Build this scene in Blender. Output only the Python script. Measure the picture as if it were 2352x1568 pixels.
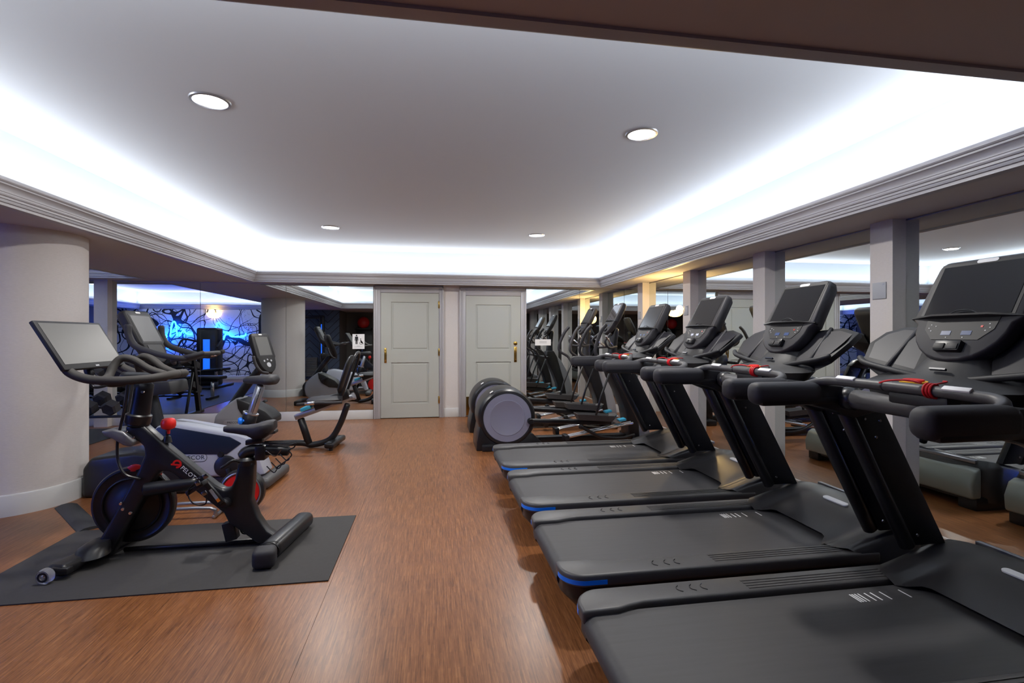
import bpy, bmesh, math, random
from mathutils import Vector, Matrix
random.seed(7)
for o in list(bpy.data.objects): bpy.data.objects.remove(o)
sc = bpy.context.scene
COL = sc.collection
R = math.radians

# ------------------------------------------------------------------ camera
F, VX, HY, H = 1125.0, 994.0, 772.0, 1.33
YAW = math.atan((1176 - VX) / F); CY, SY = math.cos(YAW), math.sin(YAW)
cam = bpy.data.cameras.new('camera'); co = bpy.data.objects.new('camera', cam); COL.objects.link(co)
cam.sensor_width = 36; cam.lens = F / 2352 * 36; cam.shift_y = -(784 - HY) / 2352; cam.clip_start = 0.02
co.location = (0, 0, H); co.rotation_euler = (math.pi / 2, 0, -YAW)
sc.camera = co
# ------------------------------------------------------------------ world, exposure, large lights
w = bpy.data.worlds.new('world'); sc.world = w; w.use_nodes = True
w.node_tree.nodes['Background'].inputs[0].default_value = (0.5, 0.55, 0.6, 1)
w.node_tree.nodes['Background'].inputs[1].default_value = 0.02
vs = sc.view_settings
vs.view_transform = 'Standard'; vs.look = 'None'; vs.gamma = 1; vs.use_curve_mapping = False
vs.exposure = 0.06
ZS, ZC = 2.16, 2.68                      # soffit underside, tray ceiling
T1 = (-2.66, 2.795, 1.30, 7.90)          # cornice edge of the main tray (x0,x1,y0,y1)
T2 = (-8.70, -4.13, 0.00, 7.72)          # tray over the free weights
XR, YB = 3.31, 8.15                      # mirror planes
DOWN_W = 34.0                           # watts per recessed downlight
COVE_W = 4.9                            # watts per metre of LED cove strip
def cove_light(name, x, y, length, along, watts, inward):
    l = bpy.data.lights.new(name, 'AREA'); l.shape = 'RECTANGLE'; l.size = length if along == 'x' else 0.03
    l.size_y = 0.03 if along == 'x' else length; l.energy = watts * length; l.color = (0.97, 0.985, 1.0)
    o = bpy.data.objects.new(name, l); COL.objects.link(o)
    n = Vector((inward[0] * math.sin(R(38)), inward[1] * math.sin(R(38)), math.cos(R(38)))); z = -n      # strip leans towards the room
    if along == 'y': yv = Vector((0, 1, 0)); xv = yv.cross(z)
    else: xv = Vector((1, 0, 0)); yv = z.cross(xv)
    m = Matrix((xv, yv, z)).transposed().to_4x4(); m.translation = (x, y, 2.306); o.matrix_world = m
for (x0, x1, y0, y1), k in ((T1, 1.0), (T2, 1.0)):
    d = 0.045
    cove_light('cove_led_strip', x0 - d, (y0 + y1) / 2, y1 - y0, 'y', COVE_W * k, (1, 0))
    cove_light('cove_led_strip', x1 + d, (y0 + y1) / 2, y1 - y0, 'y', COVE_W * k, (-1, 0))
    cove_light('cove_led_strip', (x0 + x1) / 2, y0 - d, x1 - x0, 'x', COVE_W * k, (0, 1))
    cove_light('cove_led_strip', (x0 + x1) / 2, y1 + d, x1 - x0, 'x', COVE_W * k, (0, -1))

# ------------------------------------------------------------------ pixel helpers
def ray(u, v):
    xc = (u - 1176) / F; return Vector((xc * CY + SY, -xc * SY + CY, (HY - v) / F))
def aty(u, v, y):
    r = ray(u, v); t = y / r.y; return Vector((r.x * t, y, H + r.z * t))
def c1(x, y): return (x / 2.177, 680 + y / 2.177)          # a magnified view of the left part of the photo
def c3(x, y): return (850 + x / 3.4846, 600 + y / 3.4846)
def c5(x, y): return (1180 + x / 4.1275, 660 + y / 4.1275)
def q1(x, y, Y): p = aty(*c1(x, y), Y); return (p.x, p.z)
def q5(x, y, Y): p = aty(*c5(x, y), Y); return (p.x, p.z)

# ------------------------------------------------------------------ materials
MATS = {}
def lin(c):
    def f(v): v /= 255; return v / 12.92 if v <= .04045 else ((v + .055) / 1.055) ** 2.4
    return (f(c[0]), f(c[1]), f(c[2]), 1)
def mat(name, rgb, rough=.5, metal=0, emit=None, es=0, spec=.5, noise=0, nscale=(60, 60, 60), bump=0, coat=0, alpha=1, trans=0):
    m = bpy.data.materials.new(name); m.use_nodes = True; nt = m.node_tree; b = nt.nodes['Principled BSDF']
    b.inputs['Base Color'].default_value = lin(rgb); b.inputs['Roughness'].default_value = rough; b.inputs['Metallic'].default_value = metal
    b.inputs['Specular IOR Level'].default_value = spec; b.inputs['Coat Weight'].default_value = coat
    b.inputs['Transmission Weight'].default_value = trans
    if emit: b.inputs['Emission Color'].default_value = lin(emit); b.inputs['Emission Strength'].default_value = es
    if noise or bump:
        tc = nt.nodes.new('ShaderNodeTexCoord'); mp = nt.nodes.new('ShaderNodeMapping'); mp.inputs['Scale'].default_value = nscale
        n = nt.nodes.new('ShaderNodeTexNoise'); n.inputs['Scale'].default_value = 1; n.inputs['Detail'].default_value = 4
        nt.links.new(tc.outputs['Object'], mp.inputs['Vector']); nt.links.new(mp.outputs[0], n.inputs['Vector'])
        if noise:
            mx = nt.nodes.new('ShaderNodeMix'); mx.data_type = 'RGBA'
            a = lin(rgb); mx.inputs[6].default_value = tuple(max(0, v * (1 - noise)) for v in a[:3]) + (1,)
            mx.inputs[7].default_value = tuple(min(1, v * (1 + noise)) for v in a[:3]) + (1,)
            nt.links.new(n.outputs['Fac'], mx.inputs[0]); nt.links.new(mx.outputs[2], b.inputs['Base Color'])
        if bump:
            bp = nt.nodes.new('ShaderNodeBump'); bp.inputs['Strength'].default_value = bump; bp.inputs['Distance'].default_value = .002
            nt.links.new(n.outputs['Fac'], bp.inputs['Height']); nt.links.new(bp.outputs[0], b.inputs['Normal'])
    MATS[name] = m; return m
M = MATS
mat('ceiling_paint', (217, 225, 235), .9)
mat('soffit_paint', (196, 188, 186), .8)
mat('trim_paint', (172, 170, 174), .4)
mat('door_paint', (176, 178, 172), .4)
mat('wall_fabric', (206, 200, 197), .85, noise=.12, nscale=(40, 40, 420), bump=.35)
mat('base_paint', (205, 205, 204), .35)
mat('mirror_glass', (222, 228, 228), 0.0, metal=1)
mat('mirror_edge', (90, 105, 108), .3)
mat('black_plastic', (38, 38, 42), .42, noise=.06, bump=.06, nscale=(300, 300, 300))
mat('shelf_grey', (112, 112, 116), .35, metal=.3)
mat('liner', (36, 35, 41), .5)
mat('satin_black', (27, 27, 31), .36)
mat('dark_metal', (22, 23, 30), .38, metal=.2)
mat('rail_plastic', (74, 73, 74), .45, noise=.06, nscale=(200, 200, 200), bump=.08)
mat('foam', (44, 43, 48), .62, noise=.06, nscale=(220, 220, 220), bump=.08)
mat('belt_rubber', (62, 61, 63), .58, noise=.16, nscale=(4, 60, 60), bump=.15)
mat('hood_plastic', (50, 49, 50), .32)
mat('hood_front', (142, 146, 140), .38, metal=.35)
mat('console_plastic', (52, 51, 54), .55, noise=.04, nscale=(300, 300, 300))
mat('console_dark', (30, 30, 33), .55)
mat('screen_glass', (30, 31, 34), .04, spec=.6, coat=.3)
mat('screen_grey', (84, 84, 83), .42)
mat('label_white', (236, 236, 236), .5)
mat('label_grey', (168, 170, 176), .5)
mat('silver', (178, 180, 186), .3, metal=.85)
mat('chrome', (225, 225, 228), .1, metal=1)
mat('brass', (196, 160, 84), .22, metal=1)
mat('red_plastic', (222, 34, 30), .35)
mat('red_cord', (205, 12, 28), .5)
mat('orange_label', (232, 130, 36), .5)
mat('yellow_label', (232, 178, 40), .5)
mat('blue_accent', (10, 130, 255), .35)
mat('cyan_accent', (60, 175, 215), .4)
mat('grey_disc', (140, 141, 160), .4)
mat('grey_shroud', (152, 154, 160), .38)
mat('light_shroud', (176, 180, 192), .4)
mat('navy_panel', (24, 34, 56), .35)
mat('rubber_mat', (56, 54, 54), .75, noise=.12, nscale=(40, 40, 40), bump=.2)
mat('gym_rubber', (48, 50, 54), .6, noise=.2, nscale=(90, 90, 90), bump=.2)
mat('screw_metal', (150, 150, 155), .25, metal=1)
mat('display_blue', (70, 84, 120), .2, emit=(90, 110, 160), es=.06)
mat('red_led', (200, 40, 30), .3, emit=(255, 60, 30), es=.1)
mat('handle_tape', (54, 51, 49), .7, noise=.08, nscale=(200, 200, 200), bump=.15)
mat('lamp_lens', (255, 255, 255), .5, emit=(255, 250, 242), es=6)
mat('sconce_glass', (255, 236, 196), .4, emit=(255, 205, 120), es=5)
mat('neon_tube', (120, 190, 255), .4, emit=(10, 92, 255), es=80)
mat('led_panel', (60, 150, 255), .4, emit=(20, 90, 255), es=1.6)
mat('dark_wall', (84, 78, 76), .7)
mat('black_door', (26, 26, 30), .45)
mat('clear_plastic', (215, 215, 220), .15, trans=.8)
mat('red_ball', (190, 28, 30), .4)
mat('upholstery', (30, 30, 34), .45)

def node_mat(name):
    m = bpy.data.materials.new(name); m.use_nodes = True; MATS[name] = m
    return m.node_tree, m.node_tree.nodes['Principled BSDF'], m.node_tree.nodes.new, m.node_tree.links.new
# floor: fine wood-strand vinyl, strands running away from the camera
nt, b, N, L = node_mat('wood_vinyl')
tc = N('ShaderNodeTexCoord')
def noise_node(scale, detail=3, rough=.6):
    mp = N('ShaderNodeMapping'); mp.inputs['Scale'].default_value = scale
    n = N('ShaderNodeTexNoise'); n.inputs['Scale'].default_value = 1; n.inputs['Detail'].default_value = detail; n.inputs['Roughness'].default_value = rough
    L(tc.outputs['Object'], mp.inputs['Vector']); L(mp.outputs[0], n.inputs['Vector']); return n
n1 = noise_node((150, 5.5, 1), 2, .5); n2 = noise_node((360, 22, 1), 2); n3 = noise_node((.7, .5, 1), 2)
mp = N('ShaderNodeMapping'); mp.inputs['Rotation'].default_value = (0, 0, math.pi / 2); L(tc.outputs['Object'], mp.inputs['Vector'])
br = N('ShaderNodeTexBrick'); br.inputs['Scale'].default_value = 1; br.inputs['Brick Width'].default_value = .16; br.inputs['Row Height'].default_value = .010
br.inputs['Mortar Size'].default_value = 0; br.inputs['Color1'].default_value = (0, 0, 0, 1); br.inputs['Color2'].default_value = (1, 1, 1, 1); br.offset = .37
L(mp.outputs[0], br.inputs['Vector'])
def mathn(op, a, bb):
    n = N('ShaderNodeMath'); n.operation = op
    for i, v in enumerate((a, bb)):
        if isinstance(v, (int, float)): n.inputs[i].default_value = v
        else: L(v, n.inputs[i])
    return n.outputs[0]
s = mathn('ADD', mathn('MULTIPLY', n1.outputs['Fac'], .55), mathn('MULTIPLY', br.outputs['Color'], .09))
s = mathn('ADD', s, mathn('MULTIPLY', n2.outputs['Fac'], .3)); s = mathn('ADD', s, mathn('MULTIPLY', n3.outputs['Fac'], .12))
cr = N('ShaderNodeValToRGB'); cr.color_ramp.elements[0].position = .32; cr.color_ramp.elements[0].color = lin((84, 49, 26))
cr.color_ramp.elements[1].position = .82; cr.color_ramp.elements[1].color = lin((180, 126, 80))
e = cr.color_ramp.elements.new(.56); e.color = lin((136, 86, 50))
L(s, cr.inputs[0]); L(cr.outputs[0], b.inputs['Base Color'])
b.inputs['Roughness'].default_value = .33; b.inputs['Specular IOR Level'].default_value = .5
bp = N('ShaderNodeBump'); bp.inputs['Strength'].default_value = .12; bp.inputs['Distance'].default_value = .001; L(s, bp.inputs['Height']); L(bp.outputs[0], b.inputs['Normal'])
# mural: black ink strokes and splatter on pale paper
nt, b, N, L = node_mat('ink_mural')
tc = N('ShaderNodeTexCoord'); total = None; rng = random.Random(11)
for k in range(34):                                                     # long wandering brush strokes
    mp = N('ShaderNodeMapping'); mp.vector_type = 'TEXTURE'; mp.inputs['Location'].default_value = (rng.uniform(-9, -4.6), k * 3.1, rng.uniform(.3, 1.9)); mp.inputs['Rotation'].default_value = (0, rng.uniform(-1.2, 1.2), 0)
    L(tc.outputs['Object'], mp.inputs['Vector']); sp = N('ShaderNodeSeparateXYZ'); L(mp.outputs[0], sp.inputs[0])
    n = N('ShaderNodeTexNoise'); n.inputs['Scale'].default_value = rng.uniform(.7, 1.4); n.inputs['Detail'].default_value = .5; L(mp.outputs[0], n.inputs['Vector'])
    a = mathn('ADD', sp.outputs['Z'], mathn('MULTIPLY', mathn('SUBTRACT', n.outputs['Fac'], .5), rng.uniform(2.2, 4.5)))
    ln = mathn('LESS_THAN', mathn('ABSOLUTE', a, 0), mathn('MULTIPLY', n.outputs['Fac'], rng.uniform(.025, .06)))
    total = ln if total is None else mathn('MAXIMUM', total, ln)
vo = N('ShaderNodeTexVoronoi'); vo.inputs['Scale'].default_value = 22; L(tc.outputs['Object'], vo.inputs['Vector'])
ns = N('ShaderNodeTexNoise'); ns.inputs['Scale'].default_value = 2.2; L(tc.outputs['Object'], ns.inputs['Vector'])
dots = mathn('LESS_THAN', vo.outputs['Distance'], mathn('MULTIPLY', mathn('SUBTRACT', ns.outputs['Fac'], .42), 1.1))
total = mathn('MAXIMUM', total, dots)
mx = N('ShaderNodeMix'); mx.data_type = 'RGBA'; mx.inputs[6].default_value = lin((212, 215, 221)); mx.inputs[7].default_value = lin((16, 16, 20))
L(total, mx.inputs[0]); L(mx.outputs[2], b.inputs['Base Color']); b.inputs['Roughness'].default_value = .7
# chevron wallcovering (thin printed lines)
nt, b, N, L = node_mat('chevron_paper')
tc = N('ShaderNodeTexCoord'); sp = N('ShaderNodeSeparateXYZ'); L(tc.outputs['Object'], sp.inputs[0])
tri = mathn('PINGPONG', sp.outputs['X'], .55); v = mathn('SUBTRACT', sp.outputs['Z'], mathn('MULTIPLY', tri, 1.0))
ln = mathn('LESS_THAN', mathn('PINGPONG', v, .11), .012)
mx = N('ShaderNodeMix'); mx.data_type = 'RGBA'; mx.inputs[6].default_value = lin((70, 82, 104)); mx.inputs[7].default_value = lin((22, 24, 34))
L(ln, mx.inputs[0]); L(mx.outputs[2], b.inputs['Base Color']); b.inputs['Roughness'].default_value = .7

# ------------------------------------------------------------------ mesh helpers
ORG = Vector((0, 0, 0))
def tag(o, label=None, cat=None, group=None, kind=None):
    if label: o['label'] = label
    if cat: o['category'] = cat
    if group: o['group'] = group
    if kind: o['kind'] = kind
    return o
def thing(name, label, cat, loc, group=None):
    global ORG
    o = bpy.data.objects.new(name, None); COL.objects.link(o); o.location = loc; o.empty_display_size = .1
    ORG = Vector(loc); return tag(o, label, cat, group)
def free():
    global ORG; ORG = Vector((0, 0, 0))
def mesh(name, verts, faces, m, parent=None, bevel=0, seg=2, smooth=35, local=False):
    bm = bmesh.new(); off = Vector((0, 0, 0)) if local else ORG
    vv = [bm.verts.new(Vector(v) - off) for v in verts]
    for f in faces:
        try: bm.faces.new([vv[i] for i in f])
        except ValueError: pass
    bmesh.ops.remove_doubles(bm, verts=bm.verts, dist=1e-6)
    bmesh.ops.recalc_face_normals(bm, faces=bm.faces)
    if bevel:
        es = [e for e in bm.edges if e.is_manifold and e.calc_face_angle(0) > R(28)]
        bmesh.ops.bevel(bm, geom=es, offset=bevel, segments=seg, profile=.5, affect='EDGES', clamp_overlap=True)
    me = bpy.data.meshes.new(name); bm.to_mesh(me); bm.free()
    for p in me.polygons: p.use_smooth = True
    me.set_sharp_from_angle(angle=R(smooth))
    me.materials.append(MATS[m])
    o = bpy.data.objects.new(name, me); COL.objects.link(o)
    if parent: o.parent = parent
    return o
def box(name, a, bb, m, parent=None, bevel=0, seg=2):
    x0, y0, z0 = a; x1, y1, z1 = bb
    v = [(x, y, z) for z in (z0, z1) for y in (y0, y1) for x in (x0, x1)]
    f = [(0, 2, 3, 1), (4, 5, 7, 6), (0, 1, 5, 4), (2, 6, 7, 3), (0, 4, 6, 2), (1, 3, 7, 5)]
    return mesh(name, v, f, m, parent, bevel, seg)
def obox(name, c, ax, ay, az, m, parent=None, bevel=0, seg=2):          # box from centre and three half-axis vectors
    c, ax, ay, az = map(Vector, (c, ax, ay, az))
    v = [c + ax * i + ay * j + az * k for k in (-1, 1) for j in (-1, 1) for i in (-1, 1)]
    f = [(0, 2, 3, 1), (4, 5, 7, 6), (0, 1, 5, 4), (2, 6, 7, 3), (0, 4, 6, 2), (1, 3, 7, 5)]
    return mesh(name, v, f, m, parent, bevel, seg)
def prism(name, pts, lo, hi, m, parent=None, bevel=0, seg=2, plane='xz'):
    n = len(pts); k = lambda p, t: (p[0], t, p[1]) if plane == 'xz' else ((p[0], p[1], t) if plane == 'xy' else (t, p[0], p[1]))
    v = [k(p, lo) for p in pts] + [k(p, hi) for p in pts]
    f = [tuple(range(n)), tuple(range(2 * n - 1, n - 1, -1))] + [(i, (i + 1) % n, n + (i + 1) % n, n + i) for i in range(n)]
    return mesh(name, v, f, m, parent, bevel, seg)
def catmull(pts, sub=6, closed=False):
    P = [Vector(p) for p in pts]; n = len(P); out = []
    if n < 3 and not closed: return P
    rng = range(n) if closed else range(n - 1)
    for i in rng:
        p0 = P[(i - 1) % n] if closed or i > 0 else P[0] * 2 - P[1]
        p1, p2 = P[i], P[(i + 1) % n]
        p3 = P[(i + 2) % n] if closed or i + 2 < n else P[-1] * 2 - P[-2]
        for s_ in range(sub):
            t = s_ / sub
            out.append(.5 * ((2 * p1) + (p2 - p0) * t + (2 * p0 - 5 * p1 + 4 * p2 - p3) * t * t + (3 * p1 - p0 - 3 * p2 + p3) * t ** 3))
    if not closed: out.append(P[-1])
    return out
def tube(name, pts, r, m, parent=None, sub=6, n=10, closed=False, smooth=True, flat=(1, 1)):
    P = catmull(pts, sub, closed) if smooth else [Vector(p) for p in pts]
    k = len(P); rad = r if isinstance(r, (list, tuple)) else [r]
    def rr(i):
        t = i / (k - 1) * (len(rad) - 1); a = min(int(t), len(rad) - 1); bq = min(a + 1, len(rad) - 1); return rad[a] * (1 - (t - a)) + rad[bq] * (t - a)
    T = []
    for i in range(k):
        a = P[i - 1] if (i > 0 or closed) else P[i]; c = P[(i + 1) % k] if (i < k - 1 or closed) else P[i]
        T.append((c - a).normalized())
    up = Vector((0, 0, 1)) if abs(T[0].z) < .9 else Vector((0, 1, 0))
    nn = (up - T[0] * up.dot(T[0])).normalized(); V = []; Fc = []
    rings = []
    for i in range(k):
        nn = (nn - T[i] * nn.dot(T[i])).normalized(); bb = T[i].cross(nn)
        rings.append((P[i], nn.copy(), bb, rr(i)))
    if not closed:                                                    # softly rounded ends
        p, a, c, q = rings[0]; rings.insert(0, (p - T[0] * q * .35, a, c, q * .6))
        p, a, c, q = rings[-1]; rings.append((p + T[-1] * q * .35, a, c, q * .6))
    for p, a, c, q in rings:
        for j in range(n):
            t = 2 * math.pi * j / n; V.append(p + a * math.cos(t) * q * flat[0] + c * math.sin(t) * q * flat[1])
    K = len(rings)
    for i in range(K if closed else K - 1):
        for j in range(n): Fc.append((i * n + j, i * n + (j + 1) % n, ((i + 1) % K) * n + (j + 1) % n, ((i + 1) % K) * n + j))
    if not closed: Fc += [tuple(range(n)), tuple(range((K - 1) * n, K * n))]
    return mesh(name, V, Fc, m, parent, smooth=50)
def loft(name, rings, m, parent=None, cap=True, smooth=40, bevel=0):
    n = len(rings[0]); V = [p for r_ in rings for p in r_]; Fc = []
    for i in range(len(rings) - 1):
        for j in range(n): Fc.append((i * n + j, i * n + (j + 1) % n, (i + 1) * n + (j + 1) % n, (i + 1) * n + j))
    if cap: Fc += [tuple(range(n)), tuple(range((len(rings) - 1) * n, len(rings) * n))]
    return mesh(name, V, Fc, m, parent, bevel, smooth=smooth)
def lathe(name, prof, c, axis, m, parent=None, n=32, a0=0, a1=360, smooth=35):    # prof: (radius, along-axis)
    c = Vector(c); ax = Vector(axis).normalized(); t = Vector((0, 0, 1)) if abs(ax.z) < .9 else Vector((1, 0, 0))
    e1 = (t - ax * t.dot(ax)).normalized(); e2 = ax.cross(e1); full = a1 - a0 >= 360; cnt = n if full else n + 1
    V = []; k = len(prof)
    for i in range(cnt):
        a = R(a0 + (a1 - a0) * i / n)
        for r_, h_ in prof: V.append(c + ax * h_ + (e1 * math.cos(a) + e2 * math.sin(a)) * r_)
    Fc = []
    for i in range(n):
        for j in range(k - 1):
            a, bq = i * k, ((i + 1) % cnt) * k; Fc.append((a + j, bq + j, bq + j + 1, a + j + 1))
    return mesh(name, V, Fc, m, parent, smooth=smooth)
def ellipse(c, e1, e2, n=20): c, e1, e2 = Vector(c), Vector(e1), Vector(e2); return [c + e1 * math.cos(2 * math.pi * i / n) + e2 * math.sin(2 * math.pi * i / n) for i in range(n)]
def capsule2(L_, W_, n=6):                                              # outline of a capsule, centred
    h = L_ / 2 - W_ / 2; out = []
    for i in range(n + 1): a = -math.pi / 2 + math.pi * i / n; out.append((h + W_ / 2 * math.cos(a), W_ / 2 * math.sin(a)))
    for i in range(n + 1): a = math.pi / 2 + math.pi * i / n; out.append((-h + W_ / 2 * math.cos(a), W_ / 2 * math.sin(a)))
    return out
def decal(name, outline, c, u, v, th, m, parent=None):                  # thin plate with a given outline lying on a surface
    c, u, v = Vector(c), Vector(u).normalized(), Vector(v).normalized(); w_ = u.cross(v); n = len(outline)
    V = [c + u * p[0] + v * p[1] for p in outline] + [c + u * p[0] + v * p[1] + w_ * th for p in outline]
    return mesh(name, V, [tuple(range(n)), tuple(range(n, 2 * n))] + [(i, (i + 1) % n, n + (i + 1) % n, n + i) for i in range(n)], m, parent)
def lettering(name, body, size, c, u, v, m, parent=None):
    cu = bpy.data.curves.new(name, 'FONT'); cu.body = body; cu.size = size; cu.extrude = .0006; cu.align_x = 'CENTER'; cu.align_y = 'CENTER'; cu.resolution_u = 2
    t = bpy.data.objects.new(name + '_source', cu); COL.objects.link(t)
    me = bpy.data.meshes.new_from_object(t.evaluated_get(bpy.context.evaluated_depsgraph_get()))
    bpy.data.objects.remove(t); bpy.data.curves.remove(cu)
    u, v = Vector(u).normalized(), Vector(v).normalized(); w_ = u.cross(v); c = Vector(c) - ORG
    for q in me.vertices: p = q.co.copy(); q.co = c + u * p.x + v * p.y + w_ * p.z
    me.materials.clear(); me.materials.append(MATS[m])
    o = bpy.data.objects.new(name, me); COL.objects.link(o); o.parent = parent; return o
def rect2(w_, h_): return [(-w_ / 2, -h_ / 2), (w_ / 2, -h_ / 2), (w_ / 2, h_ / 2), (-w_ / 2, h_ / 2)]
def copy_tree(o, parent=None):
    c = o.copy(); COL.objects.link(c); c.parent = parent
    for ch in list(o.children): copy_tree(ch, c)
    return c

# ================================================================== STRUCTURE
RX0, RX1, RY0, RY1 = -9.30, XR, -1.40, YB
def struct(o): o['kind'] = 'structure'; return o
fl = struct(box('floor', (RX0 - .1, RY0 - .1, -.12), (RX1 + .3, RY1 + .15, -.012), 'dark_wall'))
seams = [RX0 - .1, -7.865, -6.035, -4.205, -2.375, -.545, 1.285, RX1 + .3]
for a, bq in zip(seams[:-1], seams[1:]):
    box('vinyl_sheet', (a + .0008, RY0 - .1, -.012), (bq - .0008, RY1 + .15, 0), 'wood_vinyl', fl)

# ---- ceiling: two raised trays in a low soffit
d = .12
cl = struct(box('ceiling', (RX0 - .1, RY0 - .1, ZC + .1), (RX1 + .3, RY1 + .15, ZC + .2), 'ceiling_paint'))
for (x0, x1, y0, y1) in (T1, T2):
    box('tray_ceiling', (x0 - d, y0 - d, ZC), (x1 + d, y1 + d, ZC + .02), 'ceiling_paint', cl)
    for a, bq in (((x0 - d - .02, y0 - d, ZS + .1), (x0 - d, y1 + d, ZC)), ((x1 + d, y0 - d, ZS + .1), (x1 + d + .02, y1 + d, ZC)),
                  ((x0 - d, y0 - d - .02, ZS + .1), (x1 + d, y0 - d, ZC)), ((x0 - d, y1 + d, ZS + .1), (x1 + d, y1 + d + .02, ZC))):
        box('tray_riser', a, bq, 'ceiling_paint', cl)
e_ = .03
def soffit(x0, x1, y0, y1): box('soffit', (x0, y0, ZS), (x1, y1, ZS + .11), 'soffit_paint', cl)
soffit(RX0 - .1, RX1 + .2, RY0 - .1, -.03)
soffit(T2[1] + e_, RX1 + .2, -.03, T1[2] - e_)
soffit(RX0 - .1, T2[0] - e_, -.03, RY1 + .1)
soffit(T2[1] + e_, T1[0] - e_, T1[2] - e_, RY1 + .1)
soffit(T1[1] + e_, RX1 + .2, T1[2] - e_, RY1 + .1)
soffit(T1[0] - e_, T1[1] + e_, T1[3] + e_, RY1 + .1)
soffit(T2[0] - e_, T2[1] + e_, T2[3] + e_, RY1 + .1)
PROF = [(.05, 2.162), (.05, 2.150), (.012, 2.148), (.0, 2.152), (.0, 2.170), (-.010, 2.172), (-.013, 2.182), (-.010, 2.190), (-.018, 2.192), (-.018, 2.206), (-.026, 2.208), (-.030, 2.216), (-.030, 2.226),
        (-.034, 2.228), (-.034, 2.236), (-.037, 2.246), (-.043, 2.256), (-.052, 2.264), (-.060, 2.268), (-.060, 2.278), (-.066, 2.280), (-.072, 2.288), (-.073, 2.298), (-.070, 2.308), (-.064, 2.312), (-.045, 2.312), (-.045, 2.262), (.12, 2.262), (.12, 2.162)]
for i, (x0, x1, y0, y1) in enumerate((T1, T2)):
    rings = []
    for sx, sy in ((-1, -1), (1, -1), (1, 1), (-1, 1)):
        rings.append([((x0 if sx < 0 else x1) + sx * dd, (y0 if sy < 0 else y1) + sy * dd, z) for dd, z in PROF])
    V = [p for r_ in rings for p in r_]; n = len(PROF)
    Fc = [(i4 * n + j, i4 * n + (j + 1) % n, ((i4 + 1) % 4) * n + (j + 1) % n, ((i4 + 1) % 4) * n + j) for i4 in range(4) for j in range(n)]
    struct(mesh('trim_%d' % (i + 1), V, Fc, 'trim_paint', smooth=25))

# ---- back wall with doors, mirrors, pilaster
wb = struct(box('wall_back', (RX0 - .1, YB + .02, 0), (RX1 + .3, YB + .15, ZS), 'wall_fabric'))
box('wall_pier', (.17, YB - .005, 0), (.434, YB + .02, ZS), 'wall_fabric', wb)
def mirror_xz(x0, x1, z0=.15, z1=ZS - .012): return box('mirror_panel', (x0 + .003, YB, z0), (x1 - .003, YB + .018, z1), 'mirror_glass', wb)
for a, bq in ((RX0, -8.1), (-8.1, -6.5), (-6.5, -4.82), (-4.78, -3.507), (-3.507, -2.272), (-2.272, -.945), (1.56, 3.198 - .7), (2.498, XR)): mirror_xz(a, bq)
box('pilaster', (-4.89, YB - .11, 0), (-4.71, YB, ZS), 'wall_fabric', wb)
box('mirror_header', (RX0, YB - .004, ZS - .012), (-.94, YB + .02, ZS), 'trim_paint', wb)
struct(box('baseboard_back', (RX0, YB - .012, 0), (-.945, YB + .02, .145), 'base_paint', bevel=.004))
struct(box('baseboard_back_pier', (.172, YB - .02, 0), (.432, YB - .005, .145), 'base_paint', bevel=.004))
struct(box('baseboard_back_corner', (1.558, YB - .012, 0), (XR, YB + .02, .145), 'base_paint', bevel=.004))
def door(name, x0, x1, top, f0, f1, ftop, handle):
    dr = struct(box(name, (x0, YB - .014, .012), (x1, YB + .02, top), 'door_paint'))
    # stiles and rails standing proud of the recessed field
    st = .165; yf = YB - .028
    z_lo, z_mid0, z_mid1, z_hi = .235, .905, 1.105, top - .145
    for n_, a, bq in (('stile', (x0, yf, .012), (x0 + st, YB + .01, top)), ('stile', (x1 - st, yf, .012), (x1, YB + .01, top)),
                     ('rail', (x0 + st, yf, .012), (x1 - st, YB + .01, z_lo)), ('rail', (x0 + st, yf, z_mid0), (x1 - st, YB + .01, z_mid1)), ('rail', (x0 + st, yf, z_hi), (x1 - st, YB + .01, top))):
        box(n_, a, bq, 'door_paint', dr)
    for z0, z1 in ((z_lo, z_mid0), (z_mid1, z_hi)):
        box('panel', (x0 + st + .025, YB - .022, z0 + .025), (x1 - st - .025, YB + .01, z1 - .025), 'door_paint', dr, bevel=.007, seg=1)
    # moulded casing: three stepped strips per side
    fr = box('door_frame', (f0, YB - .035, 0), (x0 - .004, YB + .02, ftop), 'trim_paint', dr, bevel=.006)
    box('door_frame', (x1 + .004, YB - .035, 0), (f1, YB + .02, ftop), 'trim_paint', dr, bevel=.006)
    box('door_frame', (x0 - .004, YB - .035, top + .004), (x1 + .004, YB + .02, ftop), 'trim_paint', dr, bevel=.006)
    for k_, (o0, o1, pr) in enumerate(((.0, .022, .05), (.05, .062, .043))):
        box('casing_bead', (f0 + o0, YB - pr, 0), (f0 + o1, YB - .03, ftop - o0), 'trim_paint', dr, bevel=.004)
        box('casing_bead', (f1 - o1, YB - pr, 0), (f1 - o0, YB - .03, ftop - o0), 'trim_paint', dr, bevel=.004)
        box('casing_bead', (f0 + o0, YB - pr, ftop - o1), (f1 - o0, YB - .03, ftop - o0), 'trim_paint', dr, bevel=.004)
    return dr
D1 = door('door_1', -.826, .099, 2.03, -.935, .175, 2.135, 'l')
for z in (1.846, 1.072, .291):
    hg = box('hinge', (.088, YB - .036, z - .055), (.114, YB - .027, z + .055), 'brass', D1)
    tube('hinge_pin', [(.101, YB - .042, z - .06), (.101, YB - .042, z + .06)], .007, 'brass', hg, smooth=False)
box('handle_plate', (-.772, YB - .034, .90), (-.735, YB - .026, 1.14), 'brass', D1, bevel=.004)
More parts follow.
